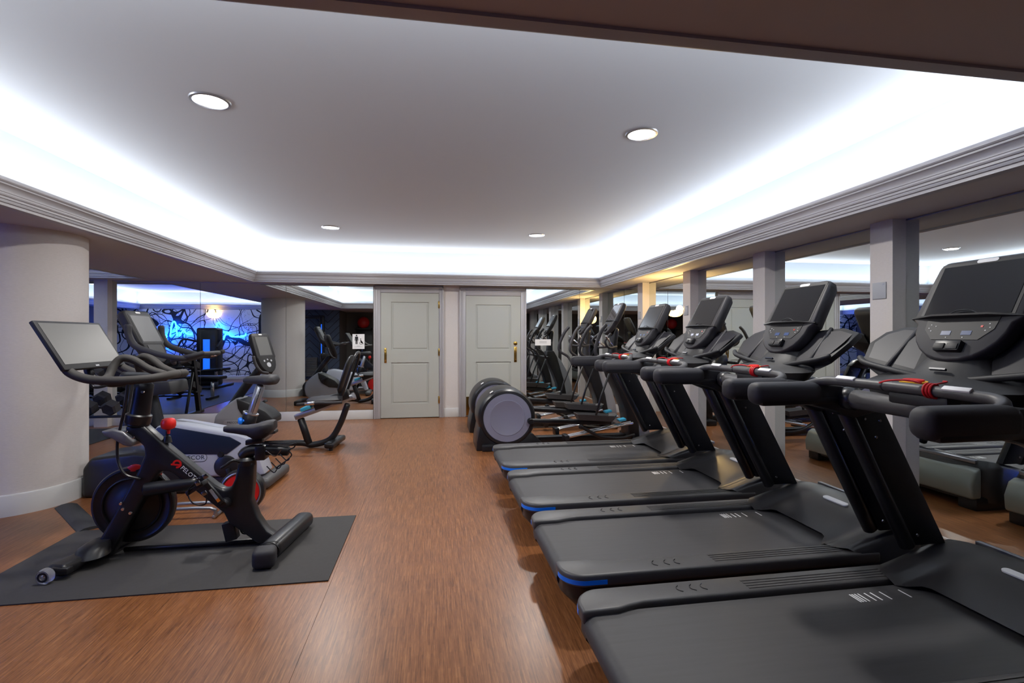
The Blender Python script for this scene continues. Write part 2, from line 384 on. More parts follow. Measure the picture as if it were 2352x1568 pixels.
hp = tube('pull_handle', [(-.754, YB - .03, 1.11), (-.754, YB - .075, 1.09), (-.754, YB - .08, 1.0), (-.754, YB - .07, .94), (-.754, YB - .03, .92)], .009, 'brass', D1)
D2 = door('door_2', .542, 1.46, 2.0, .434, 1.557, 2.125, 'r')
box('handle_plate', (1.348, YB - .034, .895), (1.395, YB - .026, 1.155), 'brass', D2, bevel=.004)
tube('pull_handle', [(1.371, YB - .03, 1.12), (1.371, YB - .07, 1.11), (1.371, YB - .075, 1.02), (1.371, YB - .065, .95), (1.371, YB - .03, .93)], .009, 'brass', D2)
lathe('deadbolt', [(0, .016), (.02, .016), (.032, .008), (.034, 0)], (1.371, YB - .028, 1.21), (0, -1, 0), 'brass', D2, n=20)
box('kick_plate', (.546, YB - .031, .02), (.60, YB - .027, .33), 'brass', D2)
# signs stuck to the mirrors next to the doors
sg = tag(box('restroom_sign', (-1.268, YB - .008, 1.127), (-1.083, YB - .0005, 1.365), 'label_white'), 'white restroom sign with person and wheelchair symbols on the mirror beside the left door', 'sign')
yy = YB - .0085
def flat(name, pts, m, par, y=yy): return decal(name, pts, (0, y, 0), (1, 0, 0), (0, 0, 1), .0006, m, par)
X0, Z0 = -1.205, 1.25
flat('figure_head', [(X0 + .013 * math.cos(a * .5236), Z0 + .092 + .013 * math.sin(a * .5236)) for a in range(12)], 'satin_black', sg)
flat('figure_body', [(X0 - .024, Z0 + .074), (X0 + .024, Z0 + .074), (X0 + .027, Z0 + .01), (X0 + .018, Z0 + .01), (X0 + .015, Z0 + .05), (X0 + .015, Z0 - .045), (X0 + .002, Z0 - .045), (X0 + .002, Z0), (X0 - .002, Z0), (X0 - .002, Z0 - .045), (X0 - .015, Z0 - .045), (X0 - .015, Z0 + .05), (X0 - .018, Z0 + .01), (X0 - .027, Z0 + .01)], 'satin_black', sg)
X0, Z0 = -1.135, 1.225
ring = [(X0 + r_ * math.cos(t), Z0 + r_ * math.sin(t)) for r_, ts in ((.027, range(0, 13)), (.021, range(12, -1, -1))) for t in [R(150 + 18 * q) for q in ts]]
flat('wheelchair_wheel', ring, 'satin_black', sg)
flat('wheelchair_rider', [(X0 - .012, Z0 + .05), (X0 - .003, Z0 + .05), (X0, Z0 + .01), (X0 + .018, Z0 + .01), (X0 + .028, Z0 - .02), (X0 + .038, Z0 - .018), (X0 + .036, Z0 - .01), (X0 + .03, Z0 - .008), (X0 + .022, Z0 + .02), (X0 + .001, Z0 + .022), (X0 - .006, Z0)], 'satin_black', sg)
flat('wheelchair_head', [(X0 - .007 + .008 * math.cos(a * .5236), Z0 + .062 + .008 * math.sin(a * .5236)) for a in range(12)], 'satin_black', sg)
for z, a, bq in ((1.172, -1.2, -1.15), (1.157, -1.235, -1.115)): flat('text_line', [(a, z), (bq, z), (bq, z + .005), (a, z + .005)], 'label_grey', sg)
s2 = tag(box('notice_sign', (1.716, YB - .008, 1.174), (1.989, YB - .0005, 1.278), 'label_white'), 'small white notice stuck on the mirror right of the right door', 'sign')
for z, a, bq in ((1.236, 1.79, 1.915), (1.214, 1.79, 1.915)): flat('text_line', [(a, z), (bq, z), (bq, z + .008), (a, z + .008)], 'label_grey', s2)

# ---- right wall: mirrors between pilasters
wr = struct(box('wall_right', (XR + .02, RY0 - .1, 0), (XR + .15, RY1 + .15, ZS), 'wall_fabric'))
PIL = [(.2, .38), (1.59, 1.77), (2.98, 3.16), (4.325, 4.505), (5.73, 5.91), (7.15, 7.33)]
for (a, bq) in PIL: box('pilaster', (XR - .11, a, 0), (XR, bq, ZS), 'wall_fabric', wr)
ed = [RY0] + [(a + bq) / 2 for a, bq in PIL] + [YB]
for a, bq in zip(ed[:-1], ed[1:]):
    box('mirror_panel', (XR, a + .0012, .016), (XR + .018, bq - .0012, ZS - .012), 'mirror_glass', wr)
struct(box('baseboard_right', (XR - .004, RY0, 0), (XR + .02, YB, .016), 'base_paint', bevel=.004))
for (a, bq), lab in ((PIL[2], 'grey square wall plate on the pilaster beside the nearest treadmill screen'), (PIL[4], 'grey square wall plate on the pilaster behind the second-farthest treadmill'), (PIL[5], 'grey square wall plate on the pilaster nearest the back mirror')):
    yc = (a + bq) / 2 + .01
    wp = thing('wall_plate', lab, 'wall plate', (XR - .11, yc, 1.66), 'grey wall plates on the pilasters')
    box('plate', (XR - .118, yc - .055, 1.60), (XR - .11, yc + .055, 1.72), 'label_grey', wp, bevel=.003)
    box('indicator', (XR - .1195, yc - .04, 1.70), (XR - .118, yc - .028, 1.709), 'screw_metal', wp); free()
# ---- left and rear walls
struct(box('wall_left', (RX0 - .1, RY0, 0), (RX0, RY1, ZS), 'dark_wall'))
wm = struct(box('wall_mural', (RX0, -.14, 0), (-4.35, 0, ZS), 'ink_mural'))
struct(box('baseboard_mural', (RX0, -.01, 0), (-4.35, .012, .12), 'base_paint', bevel=.004))
struct(box('wall_chevron', (-4.35, -.14, 0), (-2.95, -.02, ZS), 'chevron_paper'))
struct(box('wall_return', (-2.99, RY0, 0), (-2.95, -.14, ZS), 'dark_wall'))
wrear = struct(box('wall_rear', (-2.95, RY0 - .1, 0), (RX1 + .1, RY0, ZS), 'dark_wall'))
d3 = struct(box('door_3', (-1.95, RY0, 0), (-1.1, RY0 + .05, 2.02), 'black_door', bevel=.004))
tube('pull_handle', [(-1.18, RY0 + .05, 1.0), (-1.18, RY0 + .1, 1.02), (-1.18, RY0 + .1, 1.18), (-1.18, RY0 + .05, 1.2)], .01, 'chrome', d3)
# ---- round column
cc = (-3.33, 4.55)
col = struct(lathe('wall_column', [(.0, 0), (.45, 0), (.45, ZS)], (*cc, 0), (0, 0, 1), 'wall_fabric', n=96))
struct(lathe('baseboard_column', [(.45, 0), (.466, 0), (.466, .15), (.462, .158), (.45, .16)], (*cc, 0), (0, 0, 1), 'base_paint', n=96))

# ---- recessed downlights
for x, y, lab in ((-1.26, 3.05, 'large round recessed downlight at upper left, nearest on the left'), (1.376, 3.09, 'round recessed downlight on the right, nearest above the treadmills'),
                  (-1.253, 6.357, 'small far recessed downlight left of centre'), (1.373, 6.409, 'small far recessed downlight right of centre')):
    dl = thing('downlight', lab, 'downlight', (x, y, ZC), 'recessed downlights in the tray ceiling')
    lathe('trim_ring', [(.088, -.002), (.09, -.008), (.104, -.007), (.108, 0)], (x, y, ZC), (0, 0, 1), 'silver', dl, n=40)
    lathe('lens', [(0, -.003), (.088, -.003)], (x, y, ZC), (0, 0, 1), 'lamp_lens', dl, n=40); free()
    l = bpy.data.lights.new('downlight_beam', 'AREA'); l.shape = 'DISK'; l.size = .17; l.energy = DOWN_W; l.color = (1, .96, .91)
    o = bpy.data.objects.new('downlight_beam', l); COL.objects.link(o); o.location = (x, y, ZC - .012)
# ---- sconces
def sconce(loc, nrm, r, lab, es_light):
    t = thing('wall_sconce', lab, 'sconce', loc, None); n_ = Vector(nrm); s_ = Vector((0, 0, 1)).cross(n_); c = Vector(loc)
    rings = []
    for k, (rr_, dz) in enumerate(((.25, -.62), (.55, -.55), (.8, -.36), (.95, -.1), (1.0, .12), (.96, .12), (.6, -.3))):
        rings.append([c + n_ * (rr_ * r * math.sin(math.pi * i / 16)) + s_ * (rr_ * r * math.cos(math.pi * i / 16)) + Vector((0, 0, dz * r)) for i in range(17)])
    loft('glass_bowl', rings, 'sconce_glass', t, cap=False)
    obox('back_plate', c + n_ * .006 + Vector((0, 0, -.2 * r)), s_ * r * .35, Vector((0, 0, r * .4)), n_ * .006, 'brass', t, bevel=.004); free()
    l = bpy.data.lights.new('sconce_bulb', 'POINT'); l.energy = es_light; l.color = (1, .68, .27); l.shadow_soft_size = .05
    o = bpy.data.objects.new('sconce_bulb', l); COL.objects.link(o); o.location = c + n_ * r * .55 + Vector((0, 0, r * .35))
sconce((XR, 6.33, 1.67), (-1, 0, 0), .115, 'warm glass bowl sconce on the right mirror wall behind the farthest treadmill', 24)
sconce((-6.62, 0, 2.02), (0, 1, 0), .22, 'warm glass bowl sconce on the ink splatter mural', 4)
# ---- neon heartbeat sign on the mural
def nz(x, y): p = aty(200 + x / 3.459, 600 + y / 3.459, 16.3 - .09); return (p.x, .09, p.z)
ns_ = thing('neon_sign', 'blue neon heartbeat line sign glowing on the ink splatter mural', 'neon sign', (-6.8, .09, 1.3))
PL = [[(560, 545), (572, 572), (612, 582), (634, 596), (612, 618), (624, 645), (632, 672), (650, 690), (662, 668)],
      [(660, 595), (676, 500), (692, 478), (706, 505), (716, 590)], [(735, 590), (766, 548), (790, 574), (832, 580)],
      [(880, 585), (905, 575), (926, 548), (948, 556)], [(1015, 580), (1030, 505), (1045, 488), (1060, 505), (1072, 580)], [(1084, 622), (1102, 575), (1122, 566), (1146, 596), (1240, 597), (1262, 576)]]
for pl in PL: tube('neon_tube', [nz(*p) for p in pl], .02, 'neon_tube', ns_, sub=4, n=8)
for x_ in (-8.0, -7.3, -6.6, -5.9): tube('standoff', [(x_, .002, 1.42), (x_, .085, 1.42)], .006, 'satin_black', ns_, smooth=False)
free()

# ---- rubber flooring of the free-weight area
tag(box('rubber_flooring', (-9.2, 1.2, .0005), (-4.15, 7.86, .009), 'gym_rubber'), 'black rubber flooring in the free weight area behind the column', 'mat')

# ================================================================== TREADMILLS
def console_slab(par, o, hgt, wtop, wmid, wbot, th, m='console_plastic', U=(.465, 0, .885), scr=(.205, .425, .15), name='console'):
    """tilted display head: o = bottom centre, U = up the face, V = sideways (+y)."""
    U = Vector(U).normalized(); V = Vector((0, 1, 0)); Nn = U.cross(V) * -1
    if Nn.x > 0 and U.x > 0: Nn = -Nn
    out = []
    for i in range(13): a = math.pi + math.pi * i / 12; out.append((wbot * math.cos(a), .16 * hgt / .452 + .16 * hgt / .452 * math.sin(a)))
    out += [(wmid, .40 * hgt), (wtop + .004, .8 * hgt)]
    for i in range(5): a = math.pi / 2 * i / 4; out.append((wtop - .035 + .035 * math.cos(a), hgt - .035 + .035 * math.sin(a)))
    for i in range(5): a = math.pi / 2 + math.pi / 2 * i / 4; out.append((-wtop + .035 + .035 * math.cos(a), hgt - .035 + .035 * math.sin(a)))
    out += [(-wtop - .004, .8 * hgt), (-wmid, .40 * hgt)]
    o = Vector(o); P = lambda u, s_, d_: o + V * u + U * s_ + Nn * d_
    cx, cs = 0, hgt * .5
    def ringat(k, d_): return [P(cx + (u - cx) * k, cs + (s_ - cs) * k, d_) for u, s_ in out]
    c = loft(name, [ringat(.955, .004), ringat(.985, 0), ringat(1, -.012), ringat(1, -th * .5), ringat(.93, -th * .8), ringat(.75, -th)], m, par, smooth=50)
    return c, P, U, V, Nn
def make_treadmill():
    t = thing('treadmill', 'x', 'treadmill', (0, 0, 0), 'row of black treadmills along the mirror wall')
    box('deck_frame', (.10, -.29, .07), (1.80, .29, .20), 'satin_black', t, bevel=.01)
    # running belt wrapped over the rear roller
    pr = [(.05 + .048 * math.cos(a), .192 + .048 * math.sin(a)) for a in [R(90 + 18 * i) for i in range(11)]]
    pr = [(1.56, .24)] + pr + [(1.56, .144)]
    bl = prism('running_belt', pr, -.275, .275, 'belt_rubber', t)
    for x_ in (1.16, 1.171, 1.184, 1.20, 1.231, 1.26, 1.305, 1.40):
        box('belt_mark', (x_ - .0028, .175, .2403), (x_ + .0028, .235, .2412), 'label_white', bl)
    for s_ in (1, -1):
        path = [(.0 + .11 - .11 * math.cos(a), .31 + .11 * math.sin(a)) for a in [R(9 * i) for i in range(11)]]      # outer rear corner
        pts = path + [(1.62, .42), (1.62, .29), (.27, .287), (.20, .272), (.15, .256), (.0, .252)]
        pts = [(x_, y_ * s_) for x_, y_ in pts]
        rl = prism('side_rail', pts, .205, .262, 'rail_plastic', t, bevel=.014, seg=3, plane='xy')
        # dark skirt under the rail, deeper and rounder at the rear cap
        ins = [(x_ + .012 if x_ < .3 else x_, (abs(y_) - .012 if abs(y_) > .3 else abs(y_)) * s_) for x_, y_ in pts]
        low = [(x_ + .09 if x_ < .25 else x_, (abs(y_) - .05 if abs(y_) > .3 else abs(y_) + .004) * s_) for x_, y_ in pts]
        loft('rail_skirt', [[(x_, y_, .21) for x_, y_ in ins], [(x_, y_, .15) for x_, y_ in ins], [(x_, y_, .06) for x_, y_ in low]], 'satin_black', t, smooth=50)
        op = path + [(.20, .42)]
        V = []; Fc = []
        for x_, y_ in op:
            n_ = Vector((x_ - .11, y_ - .31, 0)); n_ = n_.normalized() if x_ < .11 else Vector((0, 1, 0))
            for z in (.218, .238): V.append((x_ + n_.x * .0015, (y_ + n_.y * .0015) * s_, z))
            for z in (.238, .218): V.append((x_ - n_.x * .006, (y_ - n_.y * .006) * s_, z))
        k = len(op)
        for i in range(k - 1):
            for j in range(4): Fc.append((i * 4 + j, i * 4 + (j + 1) % 4, (i + 1) * 4 + (j + 1) % 4, (i + 1) * 4 + j))
        Fc += [(0, 1, 2, 3), ((k - 1) * 4, (k - 1) * 4 + 1, (k - 1) * 4 + 2, (k - 1) * 4 + 3)]
        mesh('accent_strip', V, Fc, 'blue_accent', rl)
        for y_ in (.315, .335, .355, .375): box('tread_ridge', (.75, y_ * s_ - .004, .2612), (1.44, y_ * s_ + .004, .2642), 'rail_plastic', rl)
        for k_, dx in enumerate((0, .06, .11)):
            tube('raised_mark', [(.46 + dx, .33 * s_, .2635), (.445 + dx, .345 * s_, .2635), (.445 + dx, .365 * s_, .2635), (.46 + dx, .38 * s_, .2635)], .0016, 'satin_black', rl, sub=3, n=5)
    # motor hood: curved grid with flanges sweeping over the rails
    ny, nx = 28, 18; V = []
    def xr(y): a = abs(y); return 1.50 if a < .2 else (1.50 - .09 * math.sin((a - .2) / .09 * math.pi / 2) if a < .29 else 1.41 + .10 * ((a - .29) / .13) ** 2)
    for j in range(ny + 1):
        y = -.415 + .83 * j / ny; a = abs(y); x0 = xr(y); x1 = 1.93 - .12 * (a / .415) ** 4
        for i in range(nx + 1):
            s_ = i / nx; x_ = x0 + (x1 - x0) * s_
            rise = math.sin(min(1, max(0, (x_ - 1.42) / .51)) * math.pi / 2)
            z0 = .2435 if a < .27 else .266
            z = z0 + (.13 if a < .27 else .108) * rise ** 1.25
            z -= .007 * math.exp(-((a - .24) / .05) ** 2) * min(1, s_ * 4) * (1 - .5 * s_)          # soft crease between centre and wings
            if a > .385: z -= .10 * ((a - .385) / .03) ** 2 * .3
            V.append((x_, y, z))
        V.append((x1 + .045, y * .99, .30)); V.append((x1 + .06, y * .98, .18)); V.append((x1 + .03, y * .97, .06))
    K = nx + 4; Fc = [(j * K + i, (j + 1) * K + i, (j + 1) * K + i + 1, j * K + i + 1) for j in range(ny) for i in range(K - 1)]
    for j in (0, ny):                                                   # side walls down to the frame
        base = len(V); V += [(V[j * K + i][0], V[j * K + i][1], .10) for i in range(nx + 1)]
        Fc += [(j * K + i, j * K + i + 1, base + i + 1, base + i) for i in range(nx)]
        Fc.append((j * K + nx, j * K + nx + 1, j * K + nx + 2, j * K + nx + 3, base + nx))
    hd = mesh('motor_hood', V, Fc, 'hood_plastic', t, smooth=60)
    decal('hood_label', capsule2(.17, .034, 8), (1.775, .03, .3555), (0, -1, 0), (1, 0, .2), .007, 'label_white', hd)
    box('hood_trim', (1.918, -.33, .352), (1.944, .33, .378), 'silver', hd, bevel=.003)
    prism('front_cover', [(1.93, .33), (1.99, .30), (2.03, .2), (2.02, .09), (1.93, .09)], -.37, .37, 'hood_front', t, bevel=.02, seg=3)
    for s_ in (1, -1):
        box('front_foot', (1.62, .30 * s_ - .07, .0), (1.98, .30 * s_ + .07, .10), 'satin_black', t, bevel=.012)
        tube('rear_foot', [(.35, .25 * s_, .0), (.35, .25 * s_, .08)], .03, 'satin_black', t, smooth=False)
        y0, y1 = sorted((.362 * s_, .408 * s_))
        up = prism('upright', [(1.625, .36), (1.80, .36), (1.46, 1.00), (1.30, 1.00)], y0, y1, 'dark_metal', t, bevel=.006)
        tube('upright_post', [(1.60, .375 * s_, .36), (1.43, .375 * s_, .68), (1.255, .375 * s_, 1.02)], .032, 'satin_black', t, smooth=False, n=14)
        for x_, z_ in ((1.36, .955), (1.44, .945), (1.42, .87), (1.64, .41)):
            for q in (y0 - .001, y1 + .001): lathe('bolt', [(0, .004), (.006, .004), (.008, 0)], (x_, q, z_), (0, -1 if q < (y0 + y1) / 2 else 1, 0), 'screw_metal', up, n=10)
        # arm with padded grip
        ya = .375 * s_
        pad = obox('arm_pad', (.965, ya, 1.079), (.165, 0, 0), (0, .046, 0), (0, 0, .049), 'foam', t, bevel=.036, seg=4)
        obox('pad_shell', (1.02, ya, 1.045), (.19, 0, 0), (0, .04, 0), (0, 0, .018), 'satin_black', t, bevel=.012)
        prism('arm_bracket', [(1.06, 1.115), (1.12, 1.12), (1.22, 1.11), (1.40, 1.06), (1.47, 1.0), (1.28, .96), (1.18, 1.0), (1.06, 1.03)], ya - .036, ya + .036, 'satin_black', t, bevel=.012, seg=2)
    gb = tube('grip_bar', [(1.04, .375, 1.10), (1.10, .372, 1.118), (1.135, .335, 1.133), (1.14, .25, 1.138), (1.14, 0, 1.14), (1.14, -.25, 1.138), (1.135, -.335, 1.133), (1.10, -.372, 1.118), (1.04, -.375, 1.10)], .0195, 'rail_plastic', t, n=14)
    for y_ in (.22, -.22): obox('pulse_sensor', (1.128, y_, 1.155), (.008, 0, .006), (0, .045, 0), (-.003, 0, .004), 'label_white', gb, bevel=.003)
    tube('bar_joint', [(1.14, .055, 1.14), (1.14, .048, 1.14)], .0205, 'satin_black', gb, smooth=False, n=14)
    cd = tube('safety_cord', [(1.14 + .0235 * math.cos(a), -.11 - .0012 * i, 1.14 + .0235 * math.sin(a)) for i, a in enumerate([R(36 * k_) for k_ in range(31)])], .0042, 'red_cord', t, sub=2, n=6)
    tube('cord_tail', [(1.13, -.10, 1.165), (1.11, -.06, 1.172), (1.10, .0, 1.165), (1.115, .05, 1.152)], .0035, 'red_cord', cd, n=6)
    tube('cord_tail', [(1.14, -.145, 1.165), (1.2, -.13, 1.17), (1.27, -.06, 1.165)], .003, 'red_cord', cd, n=6)
    tube('cross_bar', [(1.25, .335, 1.055), (1.25, -.335, 1.055)], .042, 'rail_plastic', t, smooth=False, n=18)
    for s_ in (1, -1): tube('bar_collar', [(1.25, .30 * s_, 1.055), (1.25, .345 * s_, 1.055)], .05, 'satin_black', t, smooth=False, n=18)
    obox('heart_rate_box', (1.17, -.07, 1.10), (.03, 0, 0), (0, .11, 0), (0, 0, .022), 'console_dark', t, bevel=.01)
    # dashboard bowl under the console
    loft('dashboard', [ellipse((1.30, 0, 1.03), (.05, 0, 0), (0, .2, 0)), ellipse((1.31, 0, 1.09), (.085, 0, 0), (0, .27, 0)), ellipse((1.33, 0, 1.145), (.125, 0, .012), (0, .30, 0)),
                       ellipse((1.355, 0, 1.168), (.12, 0, .022), (0, .27, 0)), ellipse((1.39, 0, 1.195), (.075, 0, .015), (0, .15, 0)), ellipse((1.42, 0, 1.25), (.06, 0, .01), (0, .11, 0)), ellipse((1.46, 0, 1.33), (.05, 0, 0), (0, .10, 0))], 'console_dark', t, smooth=60)
    sb = decal('stop_button', [(.055 * math.cos(a * .3927), .024 * math.sin(a * .3927)) for a in range(16)], (1.245, .03, 1.151), (0, -1, 0), (1, 0, .18), .008, 'yellow_label', t)
    decal('stop_cap', [(.042 * math.cos(a * .3927), .017 * math.sin(a * .3927)) for a in range(16)], (1.245, .03, 1.159), (0, -1, 0), (1, 0, .18), .006, 'red_plastic', sb)
    obox('badge', (1.318, 0, 1.205), (.002, 0, .003), (0, .03, 0), (-.004, 0, .003), 'navy_panel', t)
    for s_ in (1, -1):                                                  # storage wings either side
        a, bq, c, d_ = (1.355, .10 * s_, 1.165), (1.36, .375 * s_, 1.215), (1.515, .40 * s_, 1.35), (1.50, .13 * s_, 1.36)
        mid = (1.44, .415 * s_, 1.30)
        n_ = Vector((-.66, 0, .75))
        ringf = [Vector(p) for p in (a, bq, mid, c, (1.52, .30 * s_, 1.375), d_)]
        wg = loft('storage_wing', [ringf, [p - n_ * .03 for p in ringf], [Vector((p.x + .0, p.y * .72, p.z - .075 - .03 * (p.x > 1.45))) for p in ringf]], 'console_dark', t, smooth=40, bevel=.006)
        tube('wing_lip', [(1.335, .08 * s_, 1.168), (1.328, .2 * s_, 1.188), (1.335, .33 * s_, 1.212), (1.36, .385 * s_, 1.232)], .013, 'console_dark', wg)
        ctr = sum((p for p in ringf), Vector()) / 6
        fac = [ctr + (p - ctr) * .78 + n_ * .003 for p in ringf]
        mesh('wing_liner', fac, [tuple(range(6))], 'liner', wg)
        e0, e1 = ringf[0] * .45 + ringf[1] * .55, ringf[4] * .6 + ringf[5] * .4
        tube('wing_rib', [e0 + n_ * .002, e1 + n_ * .002], .010, 'console_plastic', wg, smooth=False, n=8)
    cs, P, U, V_, Nn = console_slab(t, (1.35, 0, 1.235), .455, .182, .197, .172, .085)
    def on(name, outline, u, s_, m, d_=.0045, th=.002): return decal(name, outline, P(u, s_, d_), -V_, U, th, m, cs)
    on('screen', rect2(.31, .225), 0, .312, 'screen_glass')
    on('screen_bezel', rect2(.335, .25), 0, .312, 'console_dark', .004, .0012)
    on('top_label', capsule2(.075, .016), 0, .437, 'label_white')
    on('control_panel', [(-.13, .05), (-.125, .0), (-.085, -.045), (.085, -.045), (.125, 0), (.13, .05)], 0, .135, 'console_dark')
    for u in (.037, -.037): on('readout', rect2(.036, .018), u, .118, 'display_blue', .0066, .001)
    for u, s_ in ((.105, .155), (.11, .14), (.098, .128), (-.098, .128), (-.11, .14), (-.105, .155), (.085, .148), (.03, .099), (-.03, .099)): on('button', rect2(.004, .0035), u, s_, 'label_white', .0066, .001)
    on('stop_key', rect2(.008, .008), -.082, .145, 'red_led', .0066, .001)
    kp = obox('key_paddle', P(0, .058, .012), V_ * .048, U * .022, Nn * .014, 'satin_black', cs, bevel=.006)
    for u in (-.024, .024): obox('paddle_key', P(u, .052, .0265), V_ * .02, U * .012, Nn * .003, 'console_dark', kp, bevel=.002)
    rd = loft('reading_ledge', [[P(-.205, .186, -.02), P(-.205, .186, .004), P(-.205, .192, .004), P(-.205, .192, -.02)], [P(-.1, .183, -.02), P(-.1, .183, .03), P(-.1, .19, .032), P(-.1, .192, -.02)],
                               [P(.1, .183, -.02), P(.1, .183, .03), P(.1, .19, .032), P(.1, .192, -.02)], [P(.205, .186, -.02), P(.205, .186, .004), P(.205, .192, .004), P(.205, .192, -.02)]], 'satin_black', cs, smooth=30)
    tube('phone_clip', [P(-.05, .2, .012), P(-.02, .212, .016), P(.02, .212, .016), P(.05, .2, .012)], .002, 'satin_black', rd, n=5)
    free(); return t
tm = make_treadmill()
for i, lab in enumerate(('black treadmill nearest the camera, cut off by the right edge of the picture', 'second black treadmill from the camera, with a dark blank screen', 'third black treadmill from the camera, a lamp reflected in its screen', 'farthest black treadmill, next to the ellipticals, with a bright reflecting screen')):
    o = tm if i == 0 else copy_tree(tm)
    o.location = (.575, 1.578 + .945 * i, 0); o['label'] = lab

# ================================================================== STUDIO BIKE ON ITS MAT
mt = thing('exercise_mat', 'black rectangular rubber mat under the studio bike with the big screen', 'mat', (-1.47, 3.275, 0))
box('mat_sheet', (-2.385, 2.785, .0005), (-.56, 3.765, .007), 'rubber_mat', mt, bevel=.002)
free()
a_, b_ = Vector((-2.325, 3.785, 0)), Vector((-2.835, 4.345, 0)); u_ = (b_ - a_).normalized(); s_ = Vector((u_.y, -u_.x, 0))
cc_ = thing('cable_cover', 'dark rubber cable cover on the floor between the mat corner and the column', 'cable cover', a_)
loft('cover_strip', [[p_ + s_ * o_ + Vector((0, 0, z_)) for o_, z_ in ((-.068, .001), (-.066, .004), (-.03, .019), (0, .022), (.03, .019), (.066, .004), (.068, .001))] for p_ in (a_, b_)], 'gym_rubber', cc_, smooth=20)
free()
Y = 3.30
bk = thing('studio_bike', 'black studio bike with large touchscreen, red knob and red emblem on a mat', 'exercise bike', (-1.45, Y, .007))
def B(x, y, dy=0): p = q1(x, y, Y + dy); return (p[0], Y + dy, p[1])
fp = [(640, 645), (690, 632), (738, 645), (790, 690), (845, 742), (960, 835), (1085, 935), (1130, 960), (1165, 950), (1185, 905), (1200, 822), (1278, 822), (1274, 930), (1266, 1010), (1300, 1095), (1345, 1160), (1400, 1195), (1398, 1225), (1300, 1228), (1215, 1165), (1155, 1125), (1130, 1075), (1040, 1005), (940, 925), (860, 868), (815, 868), (780, 915), (740, 990), (660, 1130), (565, 1295), (470, 1275), (560, 1130), (640, 985), (710, 860), (738, 790), (735, 745), (690, 705), (650, 680)]
prism('frame', [q1(x, y, Y) for x, y in fp], Y - .042, Y + .042, 'satin_black', bk, bevel=.026, seg=4)
tube('lower_arm', [B(735, 965, -.03), B(850, 950, -.03), B(985, 932, -.03)], [.045, .038, .036], 'satin_black', bk, n=14)
wc = Vector(B(650, 1050, .02)); rw = .233
fw = lathe('flywheel', [(0, -.030), (.09, -.030), (.10, -.024), (.155, -.024), (.160, -.034), (.166, -.034), (.172, -.022), (.205, -.024), (.215, -.03), (.226, -.028), (rw, -.016), (rw, .016), (.226, .028), (.17, .022), (.1, .024), (0, .03)], wc + Vector((0, .05, 0)), (0, 1, 0), 'satin_black', bk, n=64)
lathe('flywheel_ring', [(.158, -.0355), (.163, -.038), (.168, -.0355)], wc + Vector((0, .05, 0)), (0, 1, 0), 'dark_metal', fw, n=64)
lathe('hub', [(0, -.05), (.018, -.05), (.03, -.04), (.034, -.028)], wc + Vector((0, .05, 0)), (0, 1, 0), 'dark_metal', fw, n=24)
for x, y in ((618, 1063), (608, 1035), (655, 1082)): lathe('frame_bolt', [(0, .012), (.008, .012), (.011, .006), (.011, 0)], B(x, y, -.043), (0, -1, 0), 'chrome', bk, n=14)
# stabilisers
def bar(name, a, bq, wd, h, m, par): a, bq = Vector(a), Vector(bq); u = (bq - a).normalized(); s_ = Vector((0, 0, 1)).cross(u).normalized(); return obox(name, (a + bq) / 2, u * (bq - a).length / 2, s_ * wd, Vector((0, 0, h)), m, par, bevel=min(wd, h) * .8, seg=4)
fs = bar('front_stabilizer', (-2.03, 3.02, .052), (-1.90, 3.62, .052), .055, .032, 'satin_black', bk)
loft('stabilizer_collar', [ellipse((-1.955, 3.20, .06), (.085, .02, 0), (-.02, .09, 0)), ellipse((-1.955, 3.22, .10), (.075, .02, 0), (-.02, .08, 0)), ellipse((-1.945, 3.25, .125), (.05, .01, 0), (-.01, .06, 0))], 'satin_black', fs)
wh = lathe('transport_wheel', [(0, -.016), (.018, -.016), (.022, -.02), (.034, -.02), (.040, -.012), (.040, .012), (.034, .02), (0, .02)], (-2.045, 2.985, .048), (.1, 1, 0), 'clear_plastic', fs, n=28)
lathe('wheel_hub', [(0, -.02), (.008, -.02), (.012, -.017)], (-2.045, 2.985, .048), (.1, 1, 0), 'chrome', wh, n=16)
lathe('wheel_ring', [(.016, -.0205), (.022, -.0215), (.027, -.0205)], (-2.045, 2.985, .048), (.1, 1, 0), 'satin_black', wh, n=24)
obox('wheel_bracket', (-2.0, 3.03, .055), (.045, 0, -.005), (.005, .02, 0), (0, 0, .018), 'satin_black', fs, bevel=.008)
rs = bar('rear_stabilizer', (-.945, 3.05, .076), (-.875, 3.62, .060), .058, .048, 'satin_black', bk)
obox('end_cap', (-.952, 3.0, .066), (.062, .006, 0), (-.008, .055, 0), (0, 0, .054), 'foam', rs, bevel=.03, seg=4)
tube('cap_seam', [(-.952 + .064 * math.cos(a), 3.055, .068 + .056 * math.sin(a)) for a in [R(20 * k_) for k_ in range(18)]], .003, 'satin_black', rs, closed=True, sub=1, n=5)
for p in ((-.955, 2.985), (-.87, 3.6)): lathe('levelling_foot', [(0, 0), (.02, 0), (.02, .03), (0, .03)], (*p, .0075), (0, 0, 1), 'satin_black', rs, n=14)
tube('centre_rail', [(-1.86, 3.34, .025), (-1.4, 3.345, .024), (-1.0, 3.35, .024)], .016, 'satin_black', bk, smooth=False, n=8)
obox('belt_guard_end', Vector(B(1155, 1170, .0)), (.033, 0, .008), (0, .03, 0), (-.012, 0, .055), 'satin_black', bk, bevel=.004)
